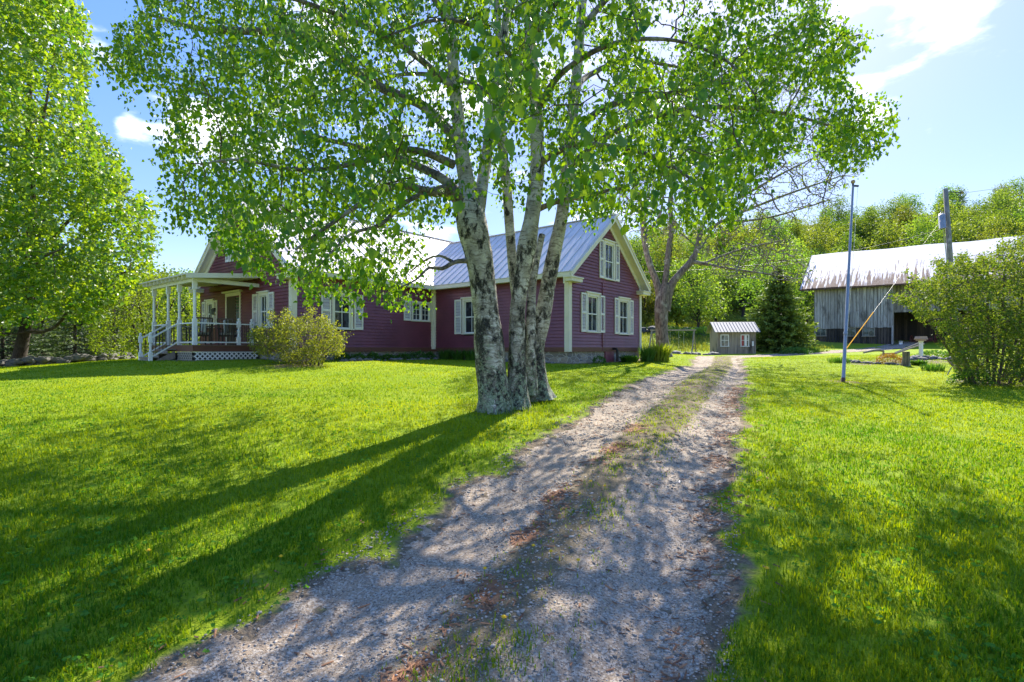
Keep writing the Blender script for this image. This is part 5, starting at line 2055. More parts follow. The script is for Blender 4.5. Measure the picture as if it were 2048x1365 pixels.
# ------------------------------------------------------------------ porch (part of the house)
PX0, PX1 = -9.4, -7.03      # outer edge, wall
PY0, PY1 = 9.89, 14.0
porch = MB().box(PX0 - .05, PX1, PY0 - .05, PY1 + .1, FLZ - .04, FLZ).build('porch', M['deck'], house)
sk = MB()
sk.box(PX0 - .02, PX1, PY0 - .03, PY0, FLZ - .24, FLZ - .042)
sk.box(PX0 - .03, PX0, PY0 - .03, PY1 + .08, FLZ - .24, FLZ - .042)
sk.box(PX0 - .02, PX1, PY1 + .04, PY1 + .07, FLZ - .24, FLZ - .042)
sk.build('fascia', M['brown'], porch)


def lattice(T_, u0, u1, z0, z1, pitch=.17, w=.045):
    mb = MB(T_)
    hgt = z1 - z0
    n_ = int((u1 - u0 + hgt) / pitch) + 1
    for layer, sg in ((0, 1), (1, -1)):
        off = .008 * layer
        for i in range(n_ + 1):
            c = u0 - hgt + i * pitch if sg > 0 else u0 + i * pitch
            # strip from (c, z0) to (c + sg*hgt, z1) clipped to the panel
            pts = []
            a, b = (c, z0), (c + sg * hgt, z1)
            t0, t1 = 0.0, 1.0
            for lim, sign in ((u0, 1), (u1, -1)):
                da = sign * (a[0] - lim)
                db = sign * (b[0] - lim)
                if da < 0 and db < 0:
                    t0 = 2
                elif da < 0:
                    t0 = max(t0, da / (da - db))
                elif db < 0:
                    t1 = min(t1, da / (da - db))
            if t1 - t0 < .03:
                continue
            p = (a[0] + (b[0] - a[0]) * t0, a[1] + (b[1] - a[1]) * t0)
            q = (a[0] + (b[0] - a[0]) * t1, a[1] + (b[1] - a[1]) * t1)
            h_ = w * .707
            mb.add([(p[0] - h_, off, p[1]), (p[0] + h_, off, p[1]), (q[0] + h_, off, q[1]), (q[0] - h_, off, q[1]),
                    (p[0] - h_, off + .007, p[1]), (p[0] + h_, off + .007, p[1]), (q[0] + h_, off + .007, q[1]), (q[0] - h_, off + .007, q[1])],
                   [(0, 1, 2, 3), (4, 7, 6, 5), (0, 4, 5, 1), (2, 6, 7, 3), (1, 5, 6, 2), (0, 3, 7, 4)])
    mb.box(u0 - .03, u1 + .03, -.002, .02, z0 - .04, z0)
    mb.box(u0 - .03, u1 + .03, -.002, .02, z1, z1 + .02)
    return mb


lattice(lambda u, w, z: (u, PY0 - .005 - w, z), PX0 + .02, PX1 - .08, FLZ - .56, FLZ - .27).build('lattice_panel', M['white'], porch)
lattice(lambda u, w, z: (PX0 - .005 - w, u, z), PY0 + .05, 11.30, FLZ - .56, FLZ - .27).build('lattice_panel', M['tan_lattice'] if 'tan_lattice' in M else M['cream'], porch)
MB().box(PX0 + .08, PX1, PY0 + .06, PY1, FLZ - .75, FLZ - .30).build('porch_shade_block', M['black'], porch)  # solid black block stands in for the shade below the deck

RZ0 = 4.06 - ZB         # underside at the outer edge
RZ1 = 4.30 - ZB         # at the wall
post_y = [PY0, 11.36, 12.47, 14.0]


def post(x, y, z0, z1, w=.13):
    m_ = MB()
    h = w / 2
    m_.box(x - h, x + h, y - h, y + h, z0, z0 + .95)
    m_.lathe([(h, 0), (h * .75, .03), (h * .95, .06), (h * .7, .10), (h * .85, .6), (h * .7, z1 - z0 - 1.35), (h * .95, z1 - z0 - 1.30), (h * .7, z1 - z0 - 1.27), (h, z1 - z0 - 1.22)], (x, y, z0 + .95), 12)
    m_.box(x - h, x + h, y - h, y + h, z1 - .27, z1)
    return m_.build('post', M['white'], porch)


for y in post_y:
    post(PX0 + .07, y + (.07 if y == PY0 else 0), FLZ, RZ0 - .14)
MB().box(PX0, PX0 + .14, PY0, PY1 + .2, RZ0 - .14, RZ0 + .0).box(PX0 + .14, PX1, PY0, PY0 + .12, RZ0 - .14, RZ0 + .0).build('beam', M['white'], porch)
MB().box(-7.16, -7.03, PY0 + .13, PY1 + .2, RZ0 - .05, RZ0 + .12).build('ledger', M['brown'], porch)
# shed roof with exposed rafter tails
rf = MB()
ox, oy0, oy1 = PX0 - .34, PY0 - .28, PY1 + .42
slp = (RZ1 - RZ0) / (PX1 - PX0)
zof = RZ0 + .10 + (ox - PX0) * slp
zwf = RZ1 + .10
rf.add([(ox, oy0, zof), (PX1, oy0, zwf), (PX1, oy1, zwf), (ox, oy1, zof), (ox, oy0, zof + .035), (PX1, oy0, zwf + .035), (PX1, oy1, zwf + .035), (ox, oy1, zof + .035)],
       [(0, 3, 2, 1), (4, 5, 6, 7), (0, 1, 5, 4), (1, 2, 6, 5), (2, 3, 7, 6), (3, 0, 4, 7)])
rf.build('porch_roof', M['roof'], porch)
cl = MB()
cl.add([(ox + .02, oy0 + .03, zof - .012), (PX1, oy0 + .03, zwf - .012), (PX1, oy1 - .02, zwf - .012), (ox + .02, oy1 - .02, zof - .012),
        (ox + .02, oy0 + .03, zof - .002), (PX1, oy0 + .03, zwf - .002), (PX1, oy1 - .02, zwf - .002), (ox + .02, oy1 - .02, zof - .002)],
       [(0, 3, 2, 1), (4, 5, 6, 7), (0, 1, 5, 4), (1, 2, 6, 5), (2, 3, 7, 6), (3, 0, 4, 7)])
cl.build('ceiling', M['white'], porch)
yy = oy0 + .05
while yy < oy1:
    a = (ox + .03, yy, zof - .075)
    b = (PX1, yy, zwf - .075)
    MB().bar(a, b, .045, .12).build('rafter', M['cream'], porch)
    yy += .40
MB().bar((ox, oy0 - .01, zof - .05), (PX1, oy0 - .01, zwf - .05), .03, .17).build('roof_edge_board', M['cream'], porch)


def railing(a, b, z0a, z0b, n_, hgt=.80):
    a, b = Vector(a), Vector(b)
    t_ = MB()
    t_.bar((a.x, a.y, z0a + hgt), (b.x, b.y, z0b + hgt), .07, .045)
    t_.bar((a.x, a.y, z0a + .10), (b.x, b.y, z0b + .10), .05, .045)
    r = t_.build('railing', M['white'], porch)
    bl = MB()
    for i in range(1, n_):
        f = i / n_
        p = a.lerp(b, f)
        z = z0a + (z0b - z0a) * f
        bl.box(p.x - .009, p.x + .009, p.y - .009, p.y + .009, z + .11, z + hgt - .02)
    bl.build('baluster', M['baluster'], porch)
    return r


u1_, _ = ray_house(479, 640, 'y', PY0)
u2_, _ = ray_house(505, 640, 'y', PY0)


def newel(x, y, z0, h=.98):
    w = .055
    m_ = MB()
    m_.box(x - w, x + w, y - w, y + w, z0, z0 + .32)
    m_.lathe([(w, 0), (w * .7, .03), (w * .9, .06), (w * .6, .10), (w * .85, .22), (w * .6, .32), (w * .9, .36)], (x, y, z0 + .32), 12)
    m_.box(x - w, x + w, y - w, y + w, z0 + .68, z0 + h - .08)
    m_.lathe([(w * 1.1, 0), (w * .5, .02), (w * .9, .06), (w * .9, .09), (.01, .13)], (x, y, z0 + h - .08), 12)
    return m_.build('newel_post', M['white'], porch)


yr_ = PY0 + .07
newel(u1_, yr_, FLZ)
newel(u2_, yr_, FLZ)
railing((PX0 + .13, yr_, 0), (u1_ - .05, yr_, 0), FLZ, FLZ, 13)
railing((u1_ + .05, yr_, 0), (u2_ - .05, yr_, 0), FLZ, FLZ, 5)
railing((u2_ + .05, yr_, 0), (PX1, yr_, 0), FLZ, FLZ, 4)
railing((PX0 + .07, PY0 + .13, 0), (PX0 + .07, 11.3, 0), FLZ, FLZ, 12)
railing((PX0 + .07, 12.53, 0), (PX0 + .07, 13.94, 0), FLZ, FLZ, 12)
railing((PX0 + .13, 14.0, 0), (PX1, 14.0, 0), FLZ, FLZ, 20)
# stair
st_g = 1.05 - ZB
stp = MB()
ns = 3
for i in range(ns):
    x1_ = PX0 - .03 - i * .29
    z_ = FLZ - (i + 1) * (FLZ - st_g) / (ns + 1)
    stp.box(x1_ - .31, x1_ - .001 * i, 11.42, 12.42, z_ - .04, z_)
    stp.box(x1_ - .28, x1_ - .26, 11.44, 12.40, st_g - .1, z_ - .041)
for y in (11.44, 12.37):
    stp.prism([(PX0 - .04, FLZ - .22), (PX0 - .90, st_g - .1), (PX0 - .55, st_g - .1), (PX0 - .04, FLZ - .5)], y, y + .035, 1)
stp.build('step', M['weathered'], porch)
newel(PX0 - .86, 11.40, st_g, 1.0)
newel(PX0 - .86, 12.44, st_g, 1.0)
railing((PX0 + .0, 11.40, 0), (PX0 - .82, 11.40, 0), FLZ, st_g + .05, 7)
railing((PX0 + .0, 12.44, 0), (PX0 - .82, 12.44, 0), FLZ, st_g + .05, 7)


def hw(x, y, z):
    return Vector((HO.x + x * ca - y * sa, HO.y + x * sa + y * ca, HO.z + z))


def patio_chair(hx, hy, rz, label):
    p = hw(hx, hy, FLZ)
    root = empty('patio_chair', p, label, 'chair', HA + rz, 'patio chairs on the porch')
    MB().box(-.28, .28, -.26, .26, .33, .39).build('seat', M['wicker'], root)
    MB().box(-.25, .25, -.23, .22, .391, .48).build('cushion', M['cushion'], root, bevel=.02)
    bk = MB()
    bk.bar((-.25, .26, .3), (-.27, .38, 1.0), .05)
    bk.bar((.25, .26, .3), (.27, .38, 1.0), .05)
    bk.bar((-.27, .38, 1.0), (.27, .38, 1.0), .05)
    for k in range(6):
        bk.bar((-.2 + k * .08, .27, .38), (-.2 + k * .08, .37, .98), .018)
    bk.build('backrest', M['wicker'], root)
    MB().bar((0, .21, .50), (0, .31, .98), .44, .07, up=(1, 0, 0)).build('back_cushion', M['cushion'], root, bevel=.02)
    for s_ in (-1, 1):
        MB().bar((s_ * .29, -.27, .62), (s_ * .29, .30, .64), .06, .03).build('armrest', M['wicker'], root)
        MB().bar((s_ * .27, -.25, 0), (s_ * .28, -.26, .61), .04).build('leg', M['wicker'], root)
        MB().bar((s_ * .26, .27, 0), (s_ * .26, .26, .4), .04).build('leg', M['wicker'], root)
    return root


u1c, _ = ray_house(402, 650, 'y', PY0 + .7)
u2c, _ = ray_house(458, 650, 'y', PY0 + .7)
patio_chair(u1c, PY0 + .75, R(180), 'patio chair with a pale cushion at the porch corner, right behind the corner post')
patio_chair(u2c, PY0 + .75, R(140), 'patio chair with a pale cushion before the front door of the porch')

# ------------------------------------------------------------------ barn
BA = HA + R(90)      # local x along the long wall away to the left; local y -> away from the viewer is -A... built below
bdir = Vector((-0.785, 0.620, 0))
adir = Vector((0.620, 0.785, 0))
BL = Vector((at(1629, 690, 52).x, 52, 1.75))
barn = empty('barn', BL, 'long weathered grey timber barn with a rusty pale metal roof', 'barn', HA)
# barn frame: x = away (adir), y = along bdir; the wall runs to -y
BZE, BZR, BWD, BLN = 5.95, 9.95, 12.8, 30.0


def split_boards(mb, x, y0_, y1_, z0, z1, bw=.25, gap=.03):
    y = y0_
    r_ = random.Random(4)
    while y < y1_ - .02:
        e = min(y + bw * r_.uniform(.8, 1.2), y1_)
        o_ = r_.uniform(0, .018)
        mb.box(x - .03 - o_, x, y, e - gap, z0 + r_.uniform(-.03, .03), z1)
        y = e
    return mb


T1 = -6.3
split_boards(MB(), 0, T1, 0, 1.72, BZE).build('upper_wall', M['barn_wood'], barn)
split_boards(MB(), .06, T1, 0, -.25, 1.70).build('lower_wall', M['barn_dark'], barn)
sb = MB()
split_boards(sb, -.075, -4.05, -2.95, 1.82, 3.30, .18)
sb.build('hatch_door', M['barn_wood'], barn)
MB().box(-.05, -.035, -2.93, -2.80, 1.80, 3.1).build('dark_gap_strip', M['black'], barn)  # black strip laid on the wall as the shade of a gap beside the hatch
# recessed wall right of the corner
split_boards(MB(), 1.2, -BLN, T1, 3.4, BZE).build('recessed_wall', M['barn_wood'], barn)
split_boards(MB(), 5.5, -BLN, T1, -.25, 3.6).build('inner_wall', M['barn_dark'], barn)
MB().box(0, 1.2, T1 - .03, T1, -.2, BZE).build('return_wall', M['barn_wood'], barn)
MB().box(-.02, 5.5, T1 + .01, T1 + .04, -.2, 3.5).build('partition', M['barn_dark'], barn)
MB().box(1.15, 1.30, -BLN, T1 - .03, 3.15, 3.40).build('lintel', M['barn_wood'], barn)
for k in range(5):
    y = T1 - 4.5 - 4.6 * k
    MB().box(1.1, 1.3, y - .12, y + .12, -.3, 3.14).build('post', M['barn_wood'], barn)
MB().box(-.10, -.035, T1 - .04, T1 + .10, -.2, 1.9).build('corner_post', M['barn_wood'], barn)
# gable end at the left
ge = MB()
x = 0
while x < BWD - .01:
    e = min(x + .26, BWD)
    f = lambda q: BZE + min(q, BWD - q) * (BZR - BZE) / (BWD / 2)
    ge.add([(x, 0, -.3), (e - .012, 0, -.3), (e - .012, 0, f(e)), (x, 0, f(x)), (x, .03, -.3), (e - .012, .03, -.3), (e - .012, .03, f(e)), (x, .03, f(x))],
           [(0, 1, 2, 3), (4, 7, 6, 5), (0, 4, 5, 1), (1, 5, 6, 2), (3, 2, 6, 7), (0, 3, 7, 4)])
    x = e
ge.build('gable_wall', M['barn_wood'], barn)
MB().box(BWD - .03, BWD, -BLN, 0, -.3, BZE).build('rear_wall', M['barn_wood'], barn)
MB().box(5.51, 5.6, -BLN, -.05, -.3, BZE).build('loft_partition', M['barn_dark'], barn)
# stable windows
for px in (1641, 1700, 1737):
    d = Vector(((px - 1024) / F, 1, (HZ - 664) / F))
    o_ = Vector((0, 0, EYE)) - BL
    tt_ = -(o_.dot(adir)) / d.dot(adir)
    p = o_ + d * tt_
    y = p.dot(bdir)
    z = p.z
    w_ = MB().box(.0, .075, y - .5, y - .42, z - .38, z + .38).box(.0, .075, y + .42, y + .5, z - .38, z + .38).box(.0, .075, y - .42, y + .42, z + .31, z + .38).box(-.08, .075, y - .55, y + .55, z - .46, z - .381)
    w_.box(.0, .02, y - .02, y + .02, z - .38, z + .31)
    w = w_.build('window', M['weathered'], barn)
    MB().box(.012, .02, y - .42, y + .42, z - .38, z + .31).build('pane', M['glass_light'], w)
# roof sheet with slope coordinates for the rust
ohE, ohG = .6, 1.25
xs = np.linspace(-ohE, BWD / 2, 40)
ys = np.linspace(ohG, -BLN - .6, 200)
XX, YY = np.meshgrid(xs, ys)
f_ = (XX + ohE) / (BWD / 2 + ohE)
zeb = BZE - ohE * (BZR - BZE) / (BWD / 2) + .12
ZZ = zeb + f_ * (BZR + .12 - zeb) + .02 * np.cos(YY * 2 * math.pi / .62) ** 12
sag = -.10 * np.sin(np.clip(-YY / BLN, 0, 1) * math.pi) - .04 * np.sin(YY * .9)
ZZ = ZZ + sag + (fbm(XX * 1.2, YY * 1.2, 7, 2) - .5) * .03
idx = np.arange(XX.size).reshape(XX.shape)
BF = np.stack([idx[:-1, :-1], idx[:-1, 1:], idx[1:, 1:], idx[1:, :-1]], -1).reshape(-1, 4)
Vt = np.stack([XX.ravel(), YY.ravel(), ZZ.ravel()], -1)
V2 = Vt.copy()
V2[:, 0] = BWD - V2[:, 0]
V3 = Vt.copy()
V3[:, 2] -= .06
V4 = V2.copy()
V4[:, 2] -= .06
nV = len(Vt)
at_v = np.tile((1 - f_).ravel(), 4)
at_u = np.tile(YY.ravel(), 4)
np_mesh('roof', np.concatenate([Vt, V2, V3, V4]), np.concatenate([BF, BF + nV, BF + 2 * nV, BF + 3 * nV]), M['barn_roof'], barn, attrs={'v': at_v, 'u': at_u})
MB().bar((-ohE + .02, ohG - .05, zeb - .12), (-ohE + .02, -BLN - .5, zeb - .12), .04, .14).build('eave_board', M['barn_brown'], barn)
MB().bar((-.04, -.02, BZE - .14), (-.04, T1, BZE - .14), .03, .22).build('stained_board', M['barn_brown'], barn)
ZS = (BZR - BZE) / (BWD / 2)
rk_ = MB()
rk_.bar((-ohE, ohG - .03, zeb - .06), (BWD / 2, ohG - .03, BZR + .05), .04, .16)
rk_.bar((BWD + ohE, ohG - .03, zeb - .06), (BWD / 2, ohG - .03, BZR + .05), .04, .16)
rk_.build('rake_board', M['barn_brown'], barn)


def bw_(x, y, z=0):
    p = BL + adir * x + bdir * y
    return Vector((p.x, p.y, p.z + z))


# machinery in the open bay
p = bw_(2.6, T1 - 2.2)
mc = empty('hay_rake', (p.x, p.y, p.z - .1), 'faded red farm machine with spoked wheels in the dark open bay of the barn', 'farm machine', HA + R(80))
for s_ in (-1, 1):
    wh = MB()
    pts = [(s_ * .9, math.cos(a) * .55, .55 + math.sin(a) * .55) for a in np.linspace(0, 2 * math.pi, 25)]
    wh.tube(pts, .03, 6, False)
    for k in range(8):
        a = k * math.pi / 4
        wh.bar((s_ * .9, 0, .55), (s_ * .9, math.cos(a) * .54, .55 + math.sin(a) * .54), .02)
    wh.build('wheel', M['red_machine'], mc)
MB().bar((-.9, 0, .55), (.9, 0, .55), .06).bar((0, 0, .55), (0, -1.8, .5), .08).bar((-.7, .1, .7), (.7, .1, .7), .10, .3).build('frame', M['red_machine'], mc)
tn = MB()
for k in range(16):
    x_ = -.75 + k * .1
    tn.tube([(x_, .1, .7), (x_, .55, .75), (x_, .75, .4), (x_, .6, .05)], .012, 4)
tn.build('tine', M['rusty'], mc)
p = bw_(-.5, T1 - .6)
bk_ = MB().lathe([(.13, 0), (.16, .30), (.17, .30), (.17, .32), (.15, .32), (.12, .02)], (0, 0, 0), 14)
o = bk_.build('bucket', M['white'], None, True)
o.location = (p.x, p.y, H(p.x, p.y) - .02)
tag(o, 'small white bucket standing at the barn corner by the dark opening', 'bucket')

# ------------------------------------------------------------------ little shed
sx = at(1473, 709, 40)
sw_, sd_ = 2.85, 2.1
shed = empty('garden_shed', (sx.x, 40, H(sx.x, 40) - .02), 'small grey board shed with two white framed windows and a metal roof', 'shed', R(-6))
f = MB()
for (a0, a1, dx_, dy_, ox_, oy_) in ((-sw_ / 2, sw_ / 2, 1, 0, 0, 0), ):
    x = a0
    rr_ = random.Random(2)
    while x < a1 - .01:
        e = min(x + rr_.uniform(.13, .19), a1)
        f.box(x, e - .006, -.02 - rr_.uniform(0, .008), .0, -.1, 1.78)
        x = e
f.build('front_wall', M['grey_wood'], shed)
g_ = MB()
for sx_ in (-sw_ / 2, sw_ / 2 - .02):
    y = 0
    while y < sd_ - .01:
        e = min(y + .16, sd_)
        fz_ = lambda q: 1.78 + min(q, sd_ - q) * .62
        g_.add([(sx_, y, -.1), (sx_, e - .006, -.1), (sx_, e - .006, fz_(e)), (sx_, y, fz_(y)), (sx_ + .02, y, -.1), (sx_ + .02, e - .006, -.1), (sx_ + .02, e - .006, fz_(e)), (sx_ + .02, y, fz_(y))],
               [(0, 3, 2, 1), (4, 5, 6, 7), (0, 1, 5, 4), (1, 2, 6, 5), (2, 3, 7, 6), (3, 0, 4, 7)])
        y = e
g_.box(-sw_ / 2, sw_ / 2, sd_ - .02, sd_, -.1, 1.78)
g_.build('side_wall', M['grey_wood'], shed)
MB().box(-sw_ / 2 + .05, sw_ / 2 - .05, .05, .09, 0, 1.7).build('inner_lining', M['dark_wood'], shed)
rf = MB()
zr_ = 1.78 + sd_ / 2 * .62 + .06
for sg in (-1, 1):
    y_e = sd_ / 2 + sg * (sd_ / 2 + .28)
    z_e = zr_ - (sd_ / 2 + .28) * .62
    x0_, x1_ = -sw_ / 2 - .26, sw_ / 2 + .26
    n_ = slope_slab(rf, (x0_, sd_ / 2, zr_), (x1_, sd_ / 2, zr_), (x0_, y_e, z_e), (x1_, y_e, z_e), .02)
    seams(rf, (x0_, sd_ / 2, zr_), (x1_, sd_ / 2, zr_), (x0_, y_e, z_e), (x1_, y_e, z_e), n_, .02, .23)
rf.build('roof', M['shed_roof'] if 'shed_roof' in M else M['grey_metal'], shed)
for (cx_, curtain) in ((-.88, 'dark'), (.60, 'red')):
    w_ = MB()
    hx, z0_, z1_ = .31, .62, 1.50
    w_.box(cx_ - hx, cx_ - hx + .06, -.06, -.02, z0_, z1_).box(cx_ + hx - .06, cx_ + hx, -.06, -.02, z0_, z1_).box(cx_ - hx + .06, cx_ + hx - .06, -.06, -.02, z1_ - .06, z1_).box(cx_ - hx - .03, cx_ + hx + .03, -.09, -.02, z0_ - .05, z0_)
    w_.box(cx_ - hx + .06, cx_ + hx - .06, -.045, -.035, 1.04, 1.07)
    if curtain == 'dark':
        w_.box(cx_ - .01, cx_ + .01, -.044, -.036, z0_, z1_ - .06)
    w = w_.build('window', M['white'], shed)
    MB().box(cx_ - hx + .05, cx_ + hx - .05, -.034, -.030, z0_, z1_ - .05).build('pane', M['glass_light'], w)
    if curtain == 'red':
        MB().box(cx_ - hx + .07, cx_ - .08, -.040, -.0345, z0_ + .02, z1_ - .07).build('curtain', M['red_cloth'], w)
        MB().box(cx_ - .02, cx_ + .14, -.040, -.0345, z0_ + .02, z1_ - .07).build('curtain', M['white'], w)
MB().box(1.12, 1.26, -.05, -.03, .62, .98).build('notice_board', M['white'], shed)

# ------------------------------------------------------------------ flagpole
fb = at(1686, 763, 16.3)
tp = at(1706, 372, 16.3)
fz0 = H(fb.x, 16.3)
fp = empty('flagpole', (fb.x, 16.3, fz0), 'tall bare grey metal flagpole leaning slightly right on the lawn', 'flagpole')
e_ = Vector((tp.x - fb.x, 0, tp.z - fz0))
mid2 = e_ * .55
MB().tube([(0, 0, -.1), tuple(mid2)], [.052, .046], 14).build('pole', M['pole_metal'], fp, True)
MB().tube([tuple(mid2 - e_ * .01), tuple(e_)], [.040, .032], 14).build('upper_pole', M['pole_metal'], fp, True)
MB().tube([(-.004, 0, .0), (.004, 0, .14)], [.066, .060], 14).build('base_sleeve', M['rusty'], fp, True)
jn = e_ * .245
MB().tube([tuple(jn), tuple(jn + Vector((.003, 0, .06)))], [.060, .060], 14).build('joint_band', M['grey_metal'], fp, True)
MB().lathe([(.005, 0), (.05, .02), (.065, .065), (.05, .11), (.005, .13)], tuple(e_ + Vector((0, 0, .06))), 12).build('ball', M['tan_board'], fp, True)
MB().tube([tuple(e_ - Vector((0, 0, .02))), tuple(e_ + Vector((0, 0, .08)))], .03, 10).bar(tuple(e_ + Vector((-.02, 0, .0))), tuple(e_ + Vector((.17, 0, -.01))), .045, .05).build('pulley', M['black'], fp)
MB().tube([tuple(e_ + Vector((.15, 0, -.02))), tuple(e_ * .6 + Vector((.12, 0.0, 0))), tuple(e_ * .26 + Vector((.06, 0, 0)))], .006, 4).build('halyard', M['white'], fp)

# ------------------------------------------------------------------ utility pole, guy wire
uy = 36.0
ub = at(1913, 680, uy)
ut = at(1891, 378, uy)
ug = H(ub.x, uy)
up = empty('utility_pole', (ub.x, uy, ug), 'grey wooden utility pole with a transformer leaning left behind the lilac', 'utility pole')
dv_ = Vector((ut.x - ub.x, 0, ut.z - ug))
MB().tube([(0, 0, -.3), tuple(dv_ * .5), tuple(dv_)], [.19, .165, .135], 14).build('pole', M['utility_wood'], up, True)


def upz(py, dx=0, dy=0):
    z = EYE + (HZ - py) / F * uy - ug
    k = z / dv_.z
    return dv_ * k + Vector((dx, dy, 0))


MB().tube([tuple(upz(457, -.38, 0)), tuple(upz(430, -.38, 0))], [.20, .20], 16).tube([tuple(upz(430, -.38)), tuple(upz(427, -.38))], [.20, .12], 16).build('transformer', M['grey_metal'], up, True)
MB().tube([tuple(upz(428, -.44)), tuple(upz(421, -.44))], .03, 8).tube([tuple(upz(428, -.30)), tuple(upz(423, -.30))], .025, 8).build('bushing', M['weathered'], up, True)
MB().bar(tuple(upz(452, -.3)), tuple(upz(452, .1)), .06).bar(tuple(upz(434, -.3)), tuple(upz(434, .1)), .06).build('bracket', M['grey_metal'], up)
MB().bar(tuple(upz(384, .1)), tuple(upz(386, 1.15)), .05).build('side_arm', M['black'], up)
MB().tube([tuple(upz(383, 1.1)), tuple(upz(388, 1.15))], .07, 8).build('insulator', M['weathered'], up, True)
MB().tube([tuple(upz(458, -.34)), tuple(upz(500, -.26)), tuple(upz(560, -.22)), tuple(upz(690, -.2))], .035, 8).build('conduit', M['grey_metal'], up, True)


def wire(name, a, b, sag, r, label, cat='wire'):
    a, b = Vector(a), Vector(b)
    pts = []
    for i in range(17):
        f = i / 16
        p = a.lerp(b, f)
        p.z -= sag * 4 * f * (1 - f)
        pts.append(tuple(p))
    o = MB().tube(pts, r, 5).build(name, M['black'], None, True)
    return tag(o, label, cat)


tipw = Vector((ub.x, uy, ug)) + upz(387, 1.15)
wire('power_line', tipw, (62, 20, 15.5), .5, .010, 'thin power line running right from the arm of the utility pole', 'power line')
wire('service_cable', Vector((ub.x, uy, ug)) + upz(455, 0), hw(6.3, 4.0, 4.6), .9, .012, 'service cable sagging from the utility pole towards the house gable', 'cable')
ga = at(1680, 712, 29.5)
ga = Vector((ga.x, 29.5, H(ga.x, 29.5)))
gt_ = Vector((ub.x, uy, ug)) + upz(425, 0)
gy = empty('guy_wire', ga, 'guy wire with a yellow guard slanting up to the utility pole, behind the flagpole', 'guy wire')
gd = gt_ - ga
MB().tube([tuple(gd * .0), tuple(gd)], .006, 6).build('wire', M['black'], gy, True)
MB().tube([tuple(gd * .03), tuple(gd * .27)], .024, 10).build('guard', M['yellow_plastic'], gy, True)

# ------------------------------------------------------------------ swing set
swy = 41.0
a0 = at(1303, 700, swy)
a1 = at(1388, 705, swy)
sz0 = H(a1.x, swy)
sws = empty('swing_set', (a1.x, swy, sz0), 'grey wooden A-frame swing set behind the old tree', 'swing set')
topz = EYE + (HZ - 661) / F * swy - sz0
Ld = a0.x - a1.x
MB().bar((Ld - .1, 0, topz), (.15, 0, topz + .02), .09, .11).build('top_beam', M['weathered'], sws)
for xx_ in (Ld, 0):
    zg = H(a1.x + xx_, swy) - sz0
    for s_ in (-1, 1):
        MB().bar((xx_ + s_ * .45, s_ * .75, zg - .1), (xx_ + s_ * -.02, 0, topz - .02), .09, .07).build('leg', M['weathered'], sws)
    MB().bar((xx_ - .34, -.55, zg + .42), (xx_ + .34, .55, zg + .42), .06).build('cross_brace', M['weathered'], sws)
for cx_ in (Ld * .30, Ld * .62):
    s_ = MB().box(cx_ - .22, cx_ + .22, -.08, .08, .42, .45).build('swing_seat', M['black'], sws)
    for q in (-.2, .2):
        MB().tube([(cx_ + q, 0, .45), (cx_ + q, 0, topz - .04)], .010, 4).build('chain', M['grey_metal'], s_)


# ------------------------------------------------------------------ walls and edgings of field stone
def stone_row(name, label, cat, pts, n, r0, r1, mat, layers=1, jitter=.1, stack=.6):
    pts = np.array(pts, float)
    L = np.concatenate([[0], np.cumsum(np.hypot(*np.diff(pts, axis=0).T))])
    u_ = np.sort(RNG.uniform(0, L[-1], n))
    x = np.interp(u_, L, pts[:, 0]) + RNG.normal(0, jitter, n)
    y = np.interp(u_, L, pts[:, 1]) + RNG.normal(0, jitter, n)
    r = RNG.uniform(r0, r1, n)
    lay = RNG.integers(0, layers, n)
    z = H(x, y) + r * .15 + lay * (r0 + r1) * .5 * stack
    V = np.repeat(ICO_V[None], n, 0)
    o = stones(name, x, y, z, r, mat, .7)
    m_ = o.modifiers.new('round', 'SUBSURF')
    m_.levels = m_.render_levels = 1
    m_.subdivision_type = 'SIMPLE'
    d = o.modifiers.new('rough', 'DISPLACE')
    tx_ = bpy.data.textures.new(name, 'CLOUDS')
    tx_.noise_scale = (r0 + r1) * .4
    d.texture = tx_
    d.strength = (r0 + r1) * .15
    d.texture_coords = 'GLOBAL'
    return tag(o, label, cat)


def PX(px, Y):
    return ((px - 1024) / F * Y, Y)


stone_row('stone_wall', 'low tumbled dry stone wall along the left edge of the lawn under the maple', 'stone wall', [PX(-120, 23.5), PX(0, 24), PX(60, 25), PX(140, 26.2), PX(200, 28), PX(262, 29.5)], 190, .16, .36, M['rock'], 2, .22)
stone_row('stone_wall', 'dark stone wall at the foot of the meadow behind the swing set', 'stone wall', [PX(1278, 54), PX(1330, 54), PX(1400, 53), PX(1440, 53)], 120, .25, .5, M['rock_dark'], 3, .25)
stone_row('stone_edging', 'row of grey edging stones between the old tree and the shed', 'stone edging', [PX(1335, 36), PX(1380, 36.5), PX(1433, 38)], 34, .16, .36, M['rock'], 1, .12)
stone_row('stone_edging', 'curved row of small stones edging the round garden bed', 'stone edging', [PX(1697, 25), PX(1715, 24.2), PX(1745, 23.4), PX(1790, 22.8), PX(1800, 22.6)], 40, .08, .19, M['rock'], 1, .07)
stone_row('stone_edging', 'flat stones in the bed behind the stump and white post', 'stone edging', [PX(1820, 25), PX(1850, 25.5), PX(1890, 25), PX(1930, 24)], 46, .12, .26, M['rock'], 1, .3)
stone_row('stone_edging', 'rough line of pale stones edging the flower bed before the left wing', 'stone edging', [tuple(hw(-5.6, 6.35, 0))[:2], tuple(hw(-3, 6.35, 0))[:2], tuple(hw(-.9, 6.35, 0))[:2]], 44, .07, .16, M['rock'], 1, .06)
stone_row('stone_edging', 'short line of flat stones before the foundation by the right wing corner', 'stone edging', [tuple(hw(-.7, 3.2, 0))[:2], tuple(hw(-.7, .2, 0))[:2]], 20, .08, .18, M['rock'], 1, .06)

